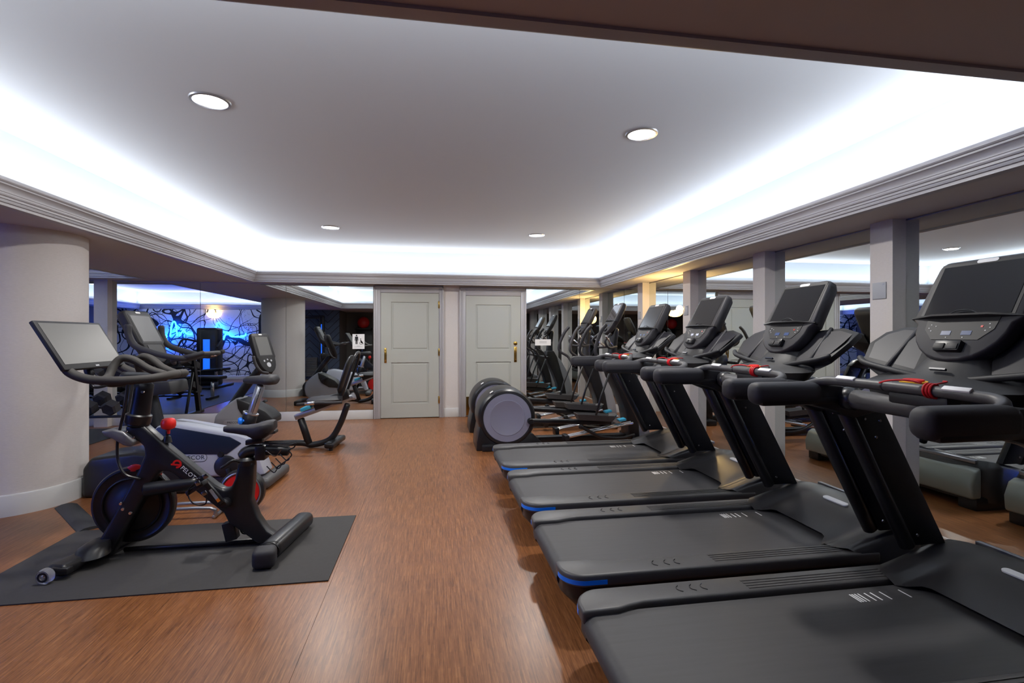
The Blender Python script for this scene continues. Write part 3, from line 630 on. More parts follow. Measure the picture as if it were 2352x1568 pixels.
# head post
tube('head_post', [B(688, 640), B(700, 580), B(722, 440)], [.062, .053, .05], 'dark_metal', bk, n=18)
lathe('post_collar', [(.05, -.03), (.064, -.03), (.068, -.02), (.068, .022), (.058, .03), (.05, .03)], B(692, 610), (.18, 0, 1), 'satin_black', bk, n=24)
lathe('post_bolt', [(0, .01), (.008, .01), (.01, 0)], B(715, 478, -.05), (0, -1, 0), 'chrome', bk, n=12)
# handlebar: two long grips, two inner horns, rear cross bar
hb = None
for s_ in (-1, 1):
    y_ = Y + .02
    pts = [(-2.035, .225, 1.175), (-1.99, .235, 1.125), (-1.90, .232, 1.088), (-1.76, .215, 1.078), (-1.63, .17, 1.084), (-1.565, .10, 1.096), (-1.56, .0, 1.10)]
    g = tube('handlebar', [(p[0], y_ + s_ * p[1], p[2]) for p in pts], .025, 'handle_tape', bk, n=12)
    tube('bar_horn', [(-1.60, y_ + s_ * .06, 1.10), (-1.68, y_ + s_ * .075, 1.135), (-1.755, y_ + s_ * .09, 1.19), (-1.81, y_ + s_ * .10, 1.20), (-1.84, y_ + s_ * .12, 1.16), (-1.845, y_ + s_ * .16, 1.10), (-1.83, y_ + s_ * .225, 1.085)], .022, 'handle_tape', g, n=12)
tube('bar_stem', [(-1.62, Y + .02, 1.085), (-1.72, Y + .02, 1.08), (-1.86, Y + .02, 1.085)], .03, 'satin_black', bk)
tube('screen_arm', [(-1.80, Y + .02, 1.06), (-1.93, Y + .02, 1.045), (-2.03, Y + .02, 1.09), (-2.06, Y + .02, 1.2)], .024, 'satin_black', bk)
# touchscreen
U = Vector((-.156, 0, .269)).normalized(); V_ = Vector((0, 1, 0)); Nn = V_.cross(U) * -1
if Nn.x < 0: Nn = -Nn
sc0 = Vector((-2.06, Y, 1.282))
ms = obox('touchscreen', sc0 - Nn * .013, V_ * .27, U * .158, Nn * .013, 'console_dark', bk, bevel=.008)
decal('screen', rect2(.495, .265), sc0 + Nn * .0005 + U * .008, V_, U, .0012, 'screen_grey', ms)
decal('screen_emblem', rect2(.03, .008), sc0 + Nn * .0005 - U * .145, V_, U, .001, 'label_grey', ms)
for q in (-1, 1): obox('speaker_slot', sc0 - Nn * .02 + V_ * .2 * q - U * .12, V_ * .03, U * .01, Nn * .01, 'satin_black', ms)
# saddle, slider, seat post
rings = []
for t_, wv, zt, zb in ((0, .012, .0, -.012), (.08, .022, .006, -.02), (.25, .03, .008, -.028), (.45, .04, .006, -.042), (.62, .065, .012, -.07), (.8, .088, .028, -.06), (.93, .08, .034, -.03), (1, .05, .03, .0)):
    x_ = -1.285 + t_ * .30; z_ = .748
    rings.append([(x_, Y + wv * math.cos(a), z_ + (zt if math.sin(a) > 0 else 0) + (abs(math.sin(a)) * .02 if math.sin(a) > 0 else math.sin(a) * -zb)) for a in [R(22.5 * k_) for k_ in range(16)]])
loft('saddle', rings, 'foam', bk, smooth=60)
obox('saddle_clamp', B(1275, 725), (.05, 0, .004), (0, .025, 0), (0, 0, .016), 'satin_black', bk, bevel=.006)
for dy in (-.02, .02): tube('saddle_rail', [B(1240, 722, dy), B(1330, 735, dy), B(1470, 738, dy)], .005, 'dark_metal', bk, n=7)
tube('seat_slider', [B(1215, 800), B(1235, 778), B(1290, 768), B(1440, 772)], [.036, .036, .035, .032], 'satin_black', bk, n=14)
obox('slider_clamp', B(1310, 778), (.03, 0, 0), (0, .045, 0), (0, 0, .045), 'satin_black', bk, bevel=.008)
lathe('seat_post_collar', [(.038, -.02), (.05, -.02), (.052, .012), (.042, .025), (.036, .03)], B(1238, 826), (0, 0, 1), 'satin_black', bk, n=24)
tube('clamp_lever', [B(1200, 828, -.03), B(1165, 822, -.06), B(1130, 845, -.07), B(1105, 860, -.07)], .009, 'satin_black', bk, n=8)
# resistance knob
kb = lathe('resistance_knob', [(0, .036), (.02, .035), (.034, .028), (.04, .012), (.04, -.012), (.034, -.026), (.018, -.034), (.01, -.036), (.009, -.06)], B(842, 638), (0, 0, 1), 'red_plastic', bk, n=20)
lathe('knob_stem', [(.0, .02), (.009, .02), (.009, -.008), (.018, -.012), (.026, -.05)], B(837, 690), (0, 0, 1), 'satin_black', bk, n=16)
# bottle holder on the head
bh = prism('bottle_shelf', [q1(*p, Y) for p in ((538, 665), (600, 655), (650, 668), (705, 715), (690, 742), (650, 735), (600, 705), (555, 685))], Y - .07, Y + .06, 'shelf_grey', bk, bevel=.012, seg=3)
for x, y in ((632, 677), (667, 707)): lathe('shelf_screw', [(0, .006), (.006, .005), (.008, 0)], B(x, y, -.072), (0, -1, 0), 'chrome', bh, n=10)
tube('power_cable', [B(640, 430, -.06), B(630, 520, -.06), B(605, 640, -.05), B(588, 720, -.05), B(590, 820, -.05), B(625, 890, -.055), B(700, 915, -.05)], .008, 'satin_black', bk, n=7)
tube('power_cable', [B(450, 430, -.03), B(470, 455, -.03), B(520, 450, -.02), B(560, 430, 0)], .008, 'satin_black', bk, n=7)
# brake sensor behind the fork
loft('sensor_cover', [ellipse(B(672, 858, .06), (.04, 0, .008), (-.006, 0, .022), 16), ellipse(B(672, 858, .045), (.04, 0, .008), (-.006, 0, .022), 16), ellipse(B(672, 858, .04), (.03, 0, .006), (-.005, 0, .015), 16)], 'red_plastic', bk)
obox('brake_tab', B(797, 882, .02), (.012, 0, 0), (0, .01, 0), (0, 0, .016), 'red_plastic', bk, bevel=.004)
tube('brake_rod', [B(803, 892, .01), B(830, 925, .01)], .003, 'chrome', bk, smooth=False, n=6)
# crank, pedals
ck = lathe('crank_hub', [(0, -.03), (.02, -.03), (.032, -.02), (.032, .02)], B(1125, 1035, -.06), (0, 1, 0), 'satin_black', bk, n=20)
obox('crank_arm', (Vector(B(1115, 1035, -.09)) + Vector(B(1000, 900, -.09))) / 2, (Vector(B(1115, 1035, -.09)) - Vector(B(1000, 900, -.09))) * .5, (0, .011, 0), (.012, 0, .010), 'satin_black', ck, bevel=.005)
ca, cb = Vector(B(1090, 1020, -.102)), Vector(B(1045, 960, -.102)); du = (ca - cb).normalized(); dv = Vector((0, -1, 0)).cross(du) * -1
decal('crank_label', rect2(.07, .018), (ca + cb) / 2, du, dv, .001, 'label_grey', ck)
decal('crank_warning', rect2(.022, .018), ca, du, dv, .0015, 'orange_label', ck)
pd = obox('pedal', B(985, 955, -.15), (.045, 0, .03), (0, .035, 0), (-.006, 0, .012), 'satin_black', bk, bevel=.004)
for dy in (-.19, -.15, -.11): tube('toe_cage', [B(1000, 910, dy), B(940, 975, dy), B(965, 1035, dy), B(1025, 1040, dy), B(1035, 985, dy)], .004, 'dark_metal', pd, n=6)
for x, y in ((990, 935), (1022, 985), (1028, 900)): obox('pedal_fitting', B(x, y, -.19), (.011, 0, .006), (0, .006, 0), (-.006, 0, .011), 'screw_metal', pd, bevel=.002)
# dumbbell rack wires behind the saddle
wr_ = None
for k_ in range(4):
    ox, oy = 1440 - 22 * k_, 800 + 20 * k_
    t_ = tube('wire_loop', [B(ox - 40, oy - 10, -.06), B(ox - 5, oy + 22, -.06), B(ox + 12, oy + 2, -.06), B(ox + 12, oy + 2, .06), B(ox - 5, oy + 22, .06), B(ox - 40, oy - 10, .06)], .0035, 'dark_metal', bk, sub=3, n=6)
for dy in (-.06, .06): tube('rack_wire', [B(1330, 745, dy), B(1440, 745, dy), B(1478, 735, dy), B(1470, 755, dy), B(1445, 770, dy), B(1455, 800, dy), B(1380, 860, dy)], .004, 'dark_metal', bk, n=6)
tube('rack_wire', [B(1330, 772, -.05), B(1375, 800, -.05), B(1410, 760, -.05)], .003, 'screw_metal', bk, n=6)
tube('shoe_cable', [B(1195, 1150, .04), B(1215, 1185, .04), B(1250, 1180, .04), B(1230, 1150, .04)], .005, 'dark_metal', bk, n=6)
# emblem and lettering along the down tube
du = (Vector(B(1000, 905)) - Vector(B(900, 820))).normalized(); dv = Vector((-du.z, 0, du.x))
em = Vector(B(903, 830)); em.y = Y - .0425
lettering('brand_lettering', 'PELOTON', .036, Vector((0, Y - .0425 - Vector(B(968, 885)).y, 0)) + Vector(B(976, 889)), du, dv, 'label_white', bk)
ring = [(r_ * math.cos(t_), r_ * math.sin(t_)) for r_, ts in ((.026, range(0, 16)), (.015, range(15, -1, -1))) for t_ in [R(-60 + 20 * q) for q in ts]]
eb = decal('brand_emblem', ring, em, du, dv, .001, 'red_plastic', bk)
decal('emblem_bar', rect2(.06, .01), em + dv * -.006, du * .8 + dv * .6, dv * .8 - du * .6, .0012, 'red_plastic', eb)
free()
# red ab wheel lying behind the bike
aw = thing('ab_wheel', 'red and grey ab roller wheel on the floor behind the studio bike', 'ab roller', (-1.44, 3.98, 0))
wcn = Vector((-1.42, 3.98, .165))
lathe('wheel_disc', [(0, -.022), (.055, -.022), (.06, -.03), (.13, -.03), (.135, -.024), (.135, .024), (.06, .03), (0, .022)], wcn, (.05, 1, .0), 'red_plastic', aw, n=44)
lathe('tyre', [(.134, -.03), (.15, -.034), (.163, -.02), (.165, 0), (.163, .02), (.15, .034), (.134, .03)], wcn, (.05, 1, .0), 'satin_black', aw, n=44)
lathe('rim_ring', [(.136, -.035), (.142, -.038), (.148, -.035)], wcn, (.05, 1, 0), 'silver', aw, n=44)
lathe('hub_disc', [(0, -.034), (.05, -.034), (.056, -.026)], wcn, (.05, 1, 0), 'grey_disc', aw, n=30)
tube('handle_bar', [wcn + Vector((-.02, -.16, 0)), wcn + Vector((.02, .16, 0))], .014, 'silver', aw, smooth=False)
free()
pm = thing('push_up_frame', 'chrome bar floor frame lying behind the flywheel of the studio bike', 'floor frame', (-1.75, 3.93, 0))
for dy in (0, .12): tube('frame_bar', [(-1.98, 3.88 + dy, .02), (-1.95, 3.88 + dy, .075), (-1.60, 3.88 + dy, .075), (-1.57, 3.88 + dy, .02)], .013, 'silver', pm, sub=3)
for x_ in (-1.975, -1.575): tube('foot_bar', [(x_, 3.87, .014), (x_, 4.02, .014)], .013, 'silver', pm, smooth=False)
free()

# ================================================================== UPRIGHT BIKE
YU = 4.72
ub = thing('upright_bike', 'grey and navy upright exercise bike behind the studio bike', 'exercise bike', (-1.9, YU, 0))
def W(x, y, Yp): p = q1(x, y, Yp); return (p[0], Yp, p[1])
n0, n1 = YU - .13, YU + .13
bp_ = [(742, 730), (775, 655), (830, 634), (900, 640), (1190, 690), (1262, 712), (1262, 765), (1175, 830), (1120, 905), (820, 905), (742, 880)]
bd = prism('body', [q1(x, y, n0) for x, y in bp_], n0, n1, 'light_shroud', ub, bevel=.025, seg=3)
prism('side_panel', [q1(x, y, n0) for x, y in ((772, 672), (790, 656), (835, 650), (1150, 703), (1208, 735), (1135, 790), (772, 790))], n0 - .008, n0 + .02, 'navy_panel', bd, bevel=.006)
tube('top_rail', [W(800, 645, YU), W(900, 638, YU), W(1060, 662, YU), W(1215, 692, YU)], .03, 'silver', bd, n=12)
decal('label_plate', capsule2(.24, .075, 6), W(960, 808, n0 - .001), (1, 0, 0), (0, 0, 1), .001, 'navy_panel', bd)
decal('label_face', capsule2(.232, .067, 6), W(960, 808, n0 - .0022), (1, 0, 0), (0, 0, 1), .001, 'light_shroud', bd)
lettering('brand_lettering', 'PRECOR', .052, W(962, 808, n0 - .0036), (1, 0, 0), (0, 0, 1), 'navy_panel', bd)
prism('rear_strut', [q1(*p, n0) for p in ((1205, 745), (1262, 735), (1322, 892), (1290, 900), (1255, 860))], n0 + .02, n1 - .02, 'light_shroud', ub, bevel=.012)
rf = bar('rear_foot', (-1.455, 4.50, .055), (-1.425, 5.05, .055), .06, .045, 'rail_plastic', ub)
for y_ in (4.53, 5.0): lathe('levelling_foot', [(0, 0), (.022, 0), (.022, .025), (0, .025)], (-1.45, y_, .001), (0, 0, 1), 'satin_black', rf, n=12)
ff = prism('front_foot', [(-2.84, .0), (-2.84, .24), (-2.78, .33), (-2.45, .36), (-2.05, .30), (-2.05, .0)], YU - .20, YU + .20, 'satin_black', ub, bevel=.03, seg=3)
box('floor_beam', (-2.3, YU - .05, .02), (-1.42, YU + .05, .09), 'rail_plastic', ub, bevel=.012)
# crank and pedals
lathe('crank_disc', [(0, -.012), (.08, -.012), (.095, -.004), (.095, .02)], W(1130, 850, n0), (0, 1, 0), 'satin_black', ub, n=30)
obox('crank_arm', W(1150, 905, n0 - .03), (.02, 0, -.075), (0, .012, 0), (.014, 0, .004), 'satin_black', ub, bevel=.005)
obox('pedal', W(1175, 965, n0 - .09), (.06, 0, .01), (0, .05, 0), (0, 0, .014), 'satin_black', ub, bevel=.006)
obox('pedal', (-1.52, n1 + .09, .42), (.06, 0, .01), (0, .05, 0), (0, 0, .014), 'satin_black', ub, bevel=.006)
lathe('shroud_cap', [(0, -.02), (.022, -.02), (.028, 0)], W(1105, 790, n0), (0, 1, 0), 'satin_black', ub, n=16)
# seat
tube('seat_post', [W(1243, 640, YU), W(1302, 450, YU)], .047, 'silver', ub, smooth=False, n=16, flat=(1, .8))
pa, pb = Vector(W(1254, 600, YU - .0395)), Vector(W(1301, 460, YU - .0395)); du = (pb - pa).normalized(); dv = Vector((0, -1, 0)).cross(du)
sl = decal('post_slot', rect2((pb - pa).length, .018), (pa + pb) / 2, du, dv, .003, 'satin_black', ub)
for k_ in range(8): decal('slot_hole', rect2(.012, .008), pa + (pb - pa) * (.08 + .12 * k_) + Vector((0, -.0032, 0)), du, dv, .0008, 'label_grey', sl)
tube('post_sleeve', [W(1226, 690, YU), W(1252, 590, YU)], .062, 'dark_metal', ub, smooth=False, n=18)
lathe('sleeve_collar', [(.05, 0), (.066, 0), (.066, .012), (.05, .014)], W(1253, 588, YU), tuple(du), 'silver', ub, n=22)
lathe('adjust_knob', [(0, .05), (.022, .05), (.03, .04), (.03, .02), (.012, .012), (.01, 0)], W(1222, 622, YU - .05), (-1, -.4, 0), 'blue_accent', ub, n=16)
rings = []
for t_, wv, hh in ((0, .03, .02), (.1, .045, .035), (.35, .06, .04), (.55, .10, .045), (.8, .135, .05), (.95, .12, .045), (1, .08, .02)):
    x_ = -1.67 + t_ * .28
    rings.append([(x_, YU + wv * math.cos(a), .935 + hh * math.sin(a) * (1 if math.sin(a) > 0 else .9)) for a in [R(22.5 * k_) for k_ in range(16)]])
loft('saddle', rings, 'foam', ub, smooth=60)
# front stem, console, bars
tube('stem', [W(775, 650, YU), W(760, 560, YU), W(735, 430, YU)], [.075, .066, .055], 'dark_metal', ub, n=18)
obox('accessory_tray', W(825, 455, YU), (.12, 0, .01), (0, .16, 0), (-.01, 0, .055), 'console_dark', ub, bevel=.02)
U = Vector((-.40, 0, .86))
cs, P, U, V_, Nn = console_slab(ub, (-2.33, YU, 1.10), .50, .185, .195, .16, .09, U=(-.42, 0, .88), m='console_dark')
Nn = U.cross(V_); Nn = Nn if Nn.x > 0 else -Nn
def onu(name, outline, s_, m, d_=.0045, par=cs): return decal(name, outline, Vector((-2.33, YU, 1.10)) + U * s_ + Nn * d_, V_, U, .002, m, par)
onu('screen_bezel', rect2(.31, .27), .325, 'console_dark', .004); onu('screen', rect2(.285, .245), .325, 'screen_grey', .0062)
onu('top_label', capsule2(.07, .016), .478, 'label_white', .005); onu('control_panel', rect2(.22, .08), .13, 'console_dark', .005)
for s_ in (-1, 1):
    hb = tube('handlebar', [(-2.22, YU + s_ * .05, 1.10), (-2.16, YU + s_ * .18, 1.13), (-2.02, YU + s_ * .24, 1.16), (-1.92, YU + s_ * .20, 1.19)], .02, 'foam', ub)
    tube('bar_end', [(-2.47, YU + s_ * .25, 1.42), (-2.46, YU + s_ * .25, 1.33), (-2.40, YU + s_ * .25, 1.24), (-2.22, YU + s_ * .25, 1.175), (-2.06, YU + s_ * .24, 1.145), (-1.96, YU + s_ * .18, 1.175), (-1.93, YU + s_ * .08, 1.18), (-1.93, YU, 1.18)], [.026, .026, .026, .024, .022, .02, .02], 'foam', hb, n=12)
    tube('pulse_grip', [(-2.03, YU + s_ * .225, 1.155), (-1.975, YU + s_ * .19, 1.172)], .0235, 'chrome', hb, smooth=False)
free()

# ================================================================== RECUMBENT BIKE
YQ = 6.15
rc = thing('recumbent_bike', 'grey recumbent exercise bike with padded backrest in front of the back mirror', 'exercise bike', (-1.7, YQ, 0))
n0, n1 = YQ - .15, YQ + .15
bp_ = [(1062, 655), (1072, 600), (1105, 565), (1150, 530), (1188, 505), (1225, 560), (1290, 600), (1345, 618), (1352, 690), (1310, 735), (1120, 740), (1072, 710)]
bd = prism('body', [q1(x, y, n0) for x, y in bp_], n0, n1, 'grey_shroud', rc, bevel=.03, seg=3)
prism('side_panel', [q1(x, y, n0) for x, y in ((1182, 512), (1235, 530), (1330, 575), (1366, 610), (1366, 640), (1280, 635), (1215, 600), (1190, 560))], n0 - .02, n1 + .02, 'console_dark', bd, bevel=.015)
decal('label_plate', capsule2(.20, .05, 6), W(1165, 632, n0 - .001), (1, 0, 0), (0, 0, 1), .001, 'label_grey', bd)
lettering('brand_lettering', 'PRECOR', .034, W(1165, 632, n0 - .0028), (1, 0, 0), (0, 0, 1), 'navy_panel', bd)
box('front_foot', (-2.62, YQ - .27, .0), (-2.48, YQ + .27, .09), 'satin_black', rc, bevel=.02)
for s_ in (-1, 1):
    obox('pedal', (-2.0 - .06 * s_, YQ + s_ * .24, .42 + .09 * s_), (.05, 0, .035), (0, .05, 0), (-.008, 0, .014), 'satin_black', rc, bevel=.006)
    obox('crank_arm', (-2.06 - .03 * s_, YQ + s_ * .185, .42 + .05 * s_), (.03, 0, .05), (0, .01, 0), (.012, 0, -.006), 'satin_black', rc, bevel=.004)
tube('boom', [W(1085, 640, YQ), W(1150, 560, YQ), W(1230, 450, YQ), W(1295, 370, YQ)], [.03, .045, .05, .045], 'dark_metal', rc, n=14)
cs, P, U, V_, Nn = console_slab(rc, (-1.88, YQ, .90), .50, .13, .14, .125, .07, U=(-.36, 0, .93), m='console_dark')
Nn = U.cross(V_); Nn = Nn if Nn.x > 0 else -Nn
CR = cs
def onr(name, outline, s_, m, d_=.0045, u=0): return decal(name, outline, Vector((-1.88, YQ, .90)) + U * s_ + V_ * u + Nn * d_, V_, U, .002, m, cs)
onr('screen_bezel', rect2(.20, .25), .33, 'console_dark', .004); onr('screen', rect2(.18, .23), .335, 'screen_grey', .0062)
onr('top_label', capsule2(.05, .014), .48, 'label_white', .005)
for u, s_, r_ in ((0, .1, .03), (-.05, .15, .012), (.05, .15, .012), (.0, .165, .01)): onr('button', [(r_ * math.cos(a * .3927), r_ * math.sin(a * .3927)) for a in range(16)], s_, 'label_grey', .005, u)
for s_ in (-1, 1): tube('console_grip', [(-1.90, YQ + s_ * .06, .90), (-1.93, YQ + s_ * .2, .93), (-1.98, YQ + s_ * .22, 1.02), (-2.0, YQ + s_ * .22, 1.1)], .017, 'foam', rc)
pv = Vector((-1.88, YQ, .9)) - ORG; cs.matrix_local = Matrix.Translation(pv) @ Matrix.Rotation(R(-28), 4, 'Z') @ Matrix.Translation(-pv)
# frame tubes
tube('floor_tube', [(-2.45, YQ, .06), (-1.6, YQ, .065), W(1560, 742, YQ), W(1650, 715, YQ), W(1700, 640, YQ), W(1738, 540, YQ)], .036, 'satin_black', rc, n=12)
tube('front_leg', [W(1545, 735, YQ), W(1505, 615, YQ)], .042, 'satin_black', rc, smooth=False, n=12)
rf = bar('rear_foot', (-1.19, 5.92, .062), (-1.13, 6.42, .062), .055, .035, 'satin_black', rc)
for y_ in (5.96, 6.36): lathe('levelling_foot', [(0, 0), (.022, 0), (.022, .03), (0, .03)], (-1.17, y_, .001), (0, 0, 1), 'satin_black', rf, n=12)
ra, rb_ = Vector(W(1478, 605, YQ)), Vector(W(1768, 500, YQ)); du = (rb_ - ra).normalized(); dn = Vector((-du.z, 0, du.x))
sr = obox('seat_rail', (ra + rb_) / 2, du * (rb_ - ra).length / 2, (0, .055, 0), dn * .032, 'silver', rc, bevel=.01)
obox('rail_top', (ra * .35 + rb_ * .65) + dn * .05, du * (rb_ - ra).length * .3, (0, .06, 0), dn * .055, 'satin_black', rc, bevel=.012)
lathe('rail_cap', [(0, -.02), (.04, -.02), (.045, 0), (.04, .02)], rb_, tuple(du), 'label_grey', rc, n=20)
obox('seat_lever', ra + du * .16 + dn * .06, du * .06, (0, .09, 0), dn * .02, 'cyan_accent', rc, bevel=.008)
rings = []
for t_, wv, hh in ((0, .12, .012), (.08, .17, .03), (.4, .2, .035), (.8, .21, .04), (1, .18, .03)):
    c_ = Vector((-1.46 + t_ * .40, YQ, .575 + .015 * t_)); rings.append([c_ + Vector((0, wv * math.cos(a), hh * math.sin(a))) for a in [R(22.5 * k_) for k_ in range(16)]])
loft('seat_pad', rings, 'foam', rc, smooth=60)
bu = Vector((.30, 0, .95)).normalized(); bn = Vector((-.95, 0, .30)).normalized(); rings = []
for t_, wv, hh in ((0, .12, .02), (.08, .17, .035), (.4, .19, .035), (.75, .20, .035), (.93, .16, .03), (1, .1, .012)):
    c_ = Vector((-1.10, YQ, .66)) + bu * t_ * .46; rings.append([c_ + Vector((0, wv * math.cos(a), 0)) + bn * hh * math.sin(a) for a in [R(22.5 * k_) for k_ in range(16)]])
loft('backrest', rings, 'upholstery', rc, smooth=60)
tube('back_frame', [(-1.05, YQ - .16, .64)] + [Vector((-1.04, YQ + y_, .66)) + bu * t_ for y_, t_ in ((-.19, .2), (-.19, .4), (-.1, .49), (.1, .49), (.19, .4), (.19, .2))] + [(-1.05, YQ + .16, .64)], .016, 'satin_black', rc)
for s_ in (-1, 1):
    g = tube('seat_handle', [(-1.05, YQ + s_ * .2, .56), (-1.15, YQ + s_ * .27, .565), (-1.3, YQ + s_ * .29, .57), (-1.52, YQ + s_ * .28, .555)], .018, 'foam', rc)
    tube('pulse_grip', [(-1.33, YQ + s_ * .289, .569), (-1.43, YQ + s_ * .285, .563)], .0215, 'chrome', g, smooth=False)
free()

# ================================================================== ELLIPTICALS
def make_elliptical():
    t = thing('elliptical_trainer', 'x', 'elliptical', (0, 0, 0), 'ellipticals by the back wall'); YE = 0     # local y = 0 on the machine axis
    G = lambda x, y: (q5(x, y, 5.95)[0], q5(x, y, 5.95)[1])
    # round drum at the rear, both faces carry a grey disc
    dc = Vector((.862, 0, .375)); wd = .27
    dh = lathe('drum_housing', [(.283, -wd + .012), (.292, -wd), (.315, -wd + .004), (.335, -wd + .03), (.345, -wd + .09), (.345, wd - .09), (.335, wd - .03), (.315, wd - .004), (.292, wd), (.283, wd - .012)], dc, (0, 1, 0), 'satin_black', t, n=64)
    for s_ in (-1, 1):
        ds = lathe('drum_disc', [(0, wd - .004), (.195, wd - .004), (.2, wd - .001), (.206, wd - .001), (.211, wd - .006), (.278, wd - .004), (.286, wd - .014)], dc, (0, s_, 0), 'grey_disc', t, n=64)
    obox('drum_label', dc + Vector((-.182, -.20, .298)), (.018, 0, .012), (0, .024, 0), (-.002, 0, .004), 'label_white', dh, bevel=.002)
    prism('drum_base', [(.50, .0), (.505, .10), (.54, .28), (.62, .2), (.78, .06), (.95, .06), (1.10, .2), (1.17, .18), (1.30, .05), (1.32, .0)], -wd + .015, wd - .015, 'satin_black', t, bevel=.01)
    box('rear_foot', (.56, -.31, 0), (.72, .31, .075), 'satin_black', t, bevel=.014)
    box('floor_beam', (1.0, -.06, .02), (2.4, .06, .10), 'satin_black', t, bevel=.012)
    for s_ in (-1, 1):
        k = .0 if s_ < 0 else .06
        hbk = lathe('crank_pin', [(0, -.03), (.03, -.03), (.036, -.02), (.036, .05), (0, .05)], (1.13, s_ * (wd + .03), .335 + k), (0, 1, 0), 'satin_black', t, n=20)
        arm = bar('pedal_arm', (1.12, s_ * (wd + .03), .338 + k), (2.14, s_ * .24, .285 + k * .6), .024, .030, 'satin_black', t)
        pdl = loft('pedal', [[(1.72, s_ * .24 - .075, .335 + k), (2.12, s_ * .24 - .075, .305 + k), (2.16, s_ * .24 - .05, .325 + k), (2.16, s_ * .24 + .05, .325 + k), (2.12, s_ * .24 + .075, .305 + k), (1.72, s_ * .24 + .075, .335 + k)],
                              [(1.69, s_ * .24 - .09, 0.407 + k), (2.15, s_ * .24 - .09, 0.374 + k), (2.20, s_ * .24 - .06, 0.387 + k), (2.20, s_ * .24 + .06, 0.387 + k), (2.15, s_ * .24 + .09, 0.374 + k), (1.69, s_ * .24 + .09, 0.407 + k)],
                              [(1.70, s_ * .24 - .08, 0.406 + k), (2.14, s_ * .24 - .08, 0.374 + k), (2.185, s_ * .24 - .05, 0.386 + k), (2.185, s_ * .24 + .05, 0.386 + k), (2.14, s_ * .24 + .08, 0.374 + k), (1.70, s_ * .24 + .08, 0.406 + k)],
                              [(1.73, s_ * .24 - .065, .35 + k), (2.11, s_ * .24 - .065, .322 + k), (2.14, s_ * .24 - .04, .335 + k), (2.14, s_ * .24 + .04, .335 + k), (2.11, s_ * .24 + .065, .322 + k), (1.73, s_ * .24 + .065, .35 + k)]], 'rail_plastic', t, smooth=30)
        obox('roller_cap', (2.27, s_ * .24, .315 + k * .5), (.045, 0, .008), (0, .045, 0), (-.003, 0, .014), 'cyan_accent', t, bevel=.006)
        for dy in (-.035, .035):
            tube('ramp_rail', [(1.58, s_ * .24 + dy, .13), (2.40, s_ * .24 + dy, .275)], .017, 'chrome', t, smooth=False, n=12)
        obox('ramp_end', (1.57, s_ * .24, .105), (.025, 0, .003), (0, .08, 0), (-.004, 0, .05), 'satin_black', t, bevel=.006)
        obox('ramp_plate', (1.98, s_ * .24, .192), (.38, 0, .068), (0, .022, 0), (-.002, 0, .011), 'silver', t)
        tube('dual_arm_lower', [(2.10, s_ * .30, .90), (1.99, s_ * .31, .62), (1.92, s_ * .31, .38)], .014, 'satin_black', t, smooth=False, n=8)
        tube('bent_tube', [(1.74, s_ * .34, .255), (1.84, s_ * .34, .20), (1.98, s_ * .34, .135), (2.2, s_ * .33, .11), (2.42, s_ * .27, .13)], .02, 'satin_black', t, n=10)
        lathe('tube_knob', [(0, -.03), (.02, -.026), (.03, -.01), (.03, .01), (.02, .026), (0, .03)], (1.73, s_ * .34, .262), (.8, 0, -.5), 'satin_black', t, n=14)
        hb = tube('moving_handle', [(2.11, s_ * .29, .92), (2.05, s_ * .31, 1.02), (1.93, s_ * .32, 1.10), (1.92, s_ * .31, 1.2), (1.99, s_ * .29, 1.38), (2.06, s_ * .28, 1.47)], [.016, .018, .02, .022, .023, .022], 'foam', t, n=10)
        tube('fixed_handle', [(2.26, s_ * .10, 1.20), (2.12, s_ * .22, 1.19), (2.06, s_ * .25, 1.27), (2.14, s_ * .22, 1.36)], .015, 'foam', t, n=10)
        tube('handle_brace', [(2.06, s_ * .28, 1.33), (2.2, s_ * .14, 1.20)], .012, 'chrome', t, smooth=False)
    sp_ = [(2.15, .95), (2.19, .82), (2.29, .62), (2.37, .42), (2.41, .2), (2.40, .02), (2.56, .02), (2.55, .22), (2.50, .48), (2.42, .75), (2.36, .95), (2.30, 1.05), (2.17, 1.05)]
    sh = prism('front_shroud', sp_, -.13, .13, 'satin_black', t, bevel=.02, seg=3)
    prism('shroud_panel', [(2.35, .97), (2.45, .86), (2.58, .62), (2.66, .36), (2.71, .03), (2.55, .03), (2.54, .22), (2.49, .48), (2.41, .75)], -.125, .125, 'grey_shroud', sh, bevel=.02, seg=2)
    tube('pivot_axle', [(2.14, -.31, .93), (2.14, .31, .93)], .022, 'satin_black', t, smooth=False)
    box('front_foot', (2.46, -.32, 0), (2.62, .32, .08), 'satin_black', t, bevel=.014)
    tube('console_column', [(2.24, 0, 1.0), (2.25, 0, 1.2), (2.28, 0, 1.42)], [.07, .055, .05], 'satin_black', t, n=14)
    cs, P, U, V_, Nn = console_slab(t, (2.135, 0, 1.36), .44, .155, .165, .14, .07, U=(.46, 0, .885))
    def on(name, outline, u, s_, m, d_=.0045, th=.002): return decal(name, outline, P(u, s_, d_), -V_, U, th, m, cs)
    on('screen_bezel', rect2(.27, .235), 0, .30, 'console_dark', .004, .0012); on('screen', rect2(.25, .215), 0, .30, 'screen_glass'); on('top_label', capsule2(.06, .014), 0, .423, 'label_white')
    on('control_panel', rect2(.2, .07), 0, .125, 'console_dark')
    for u in (.03, -.03): on('readout', rect2(.035, .016), u, .115, 'display_blue', .0066, .001)
    obox('key_paddle', P(0, .055, .01), V_ * .035, U * .018, Nn * .01, 'satin_black', cs, bevel=.004)
    loft('reading_ledge', [[P(u, .178, -.02), P(u, .178, dd), P(u, .185, dd), P(u, .185, -.02)] for u, dd in ((-.17, .004), (-.08, .026), (.08, .026), (.17, .004))], 'satin_black', cs)
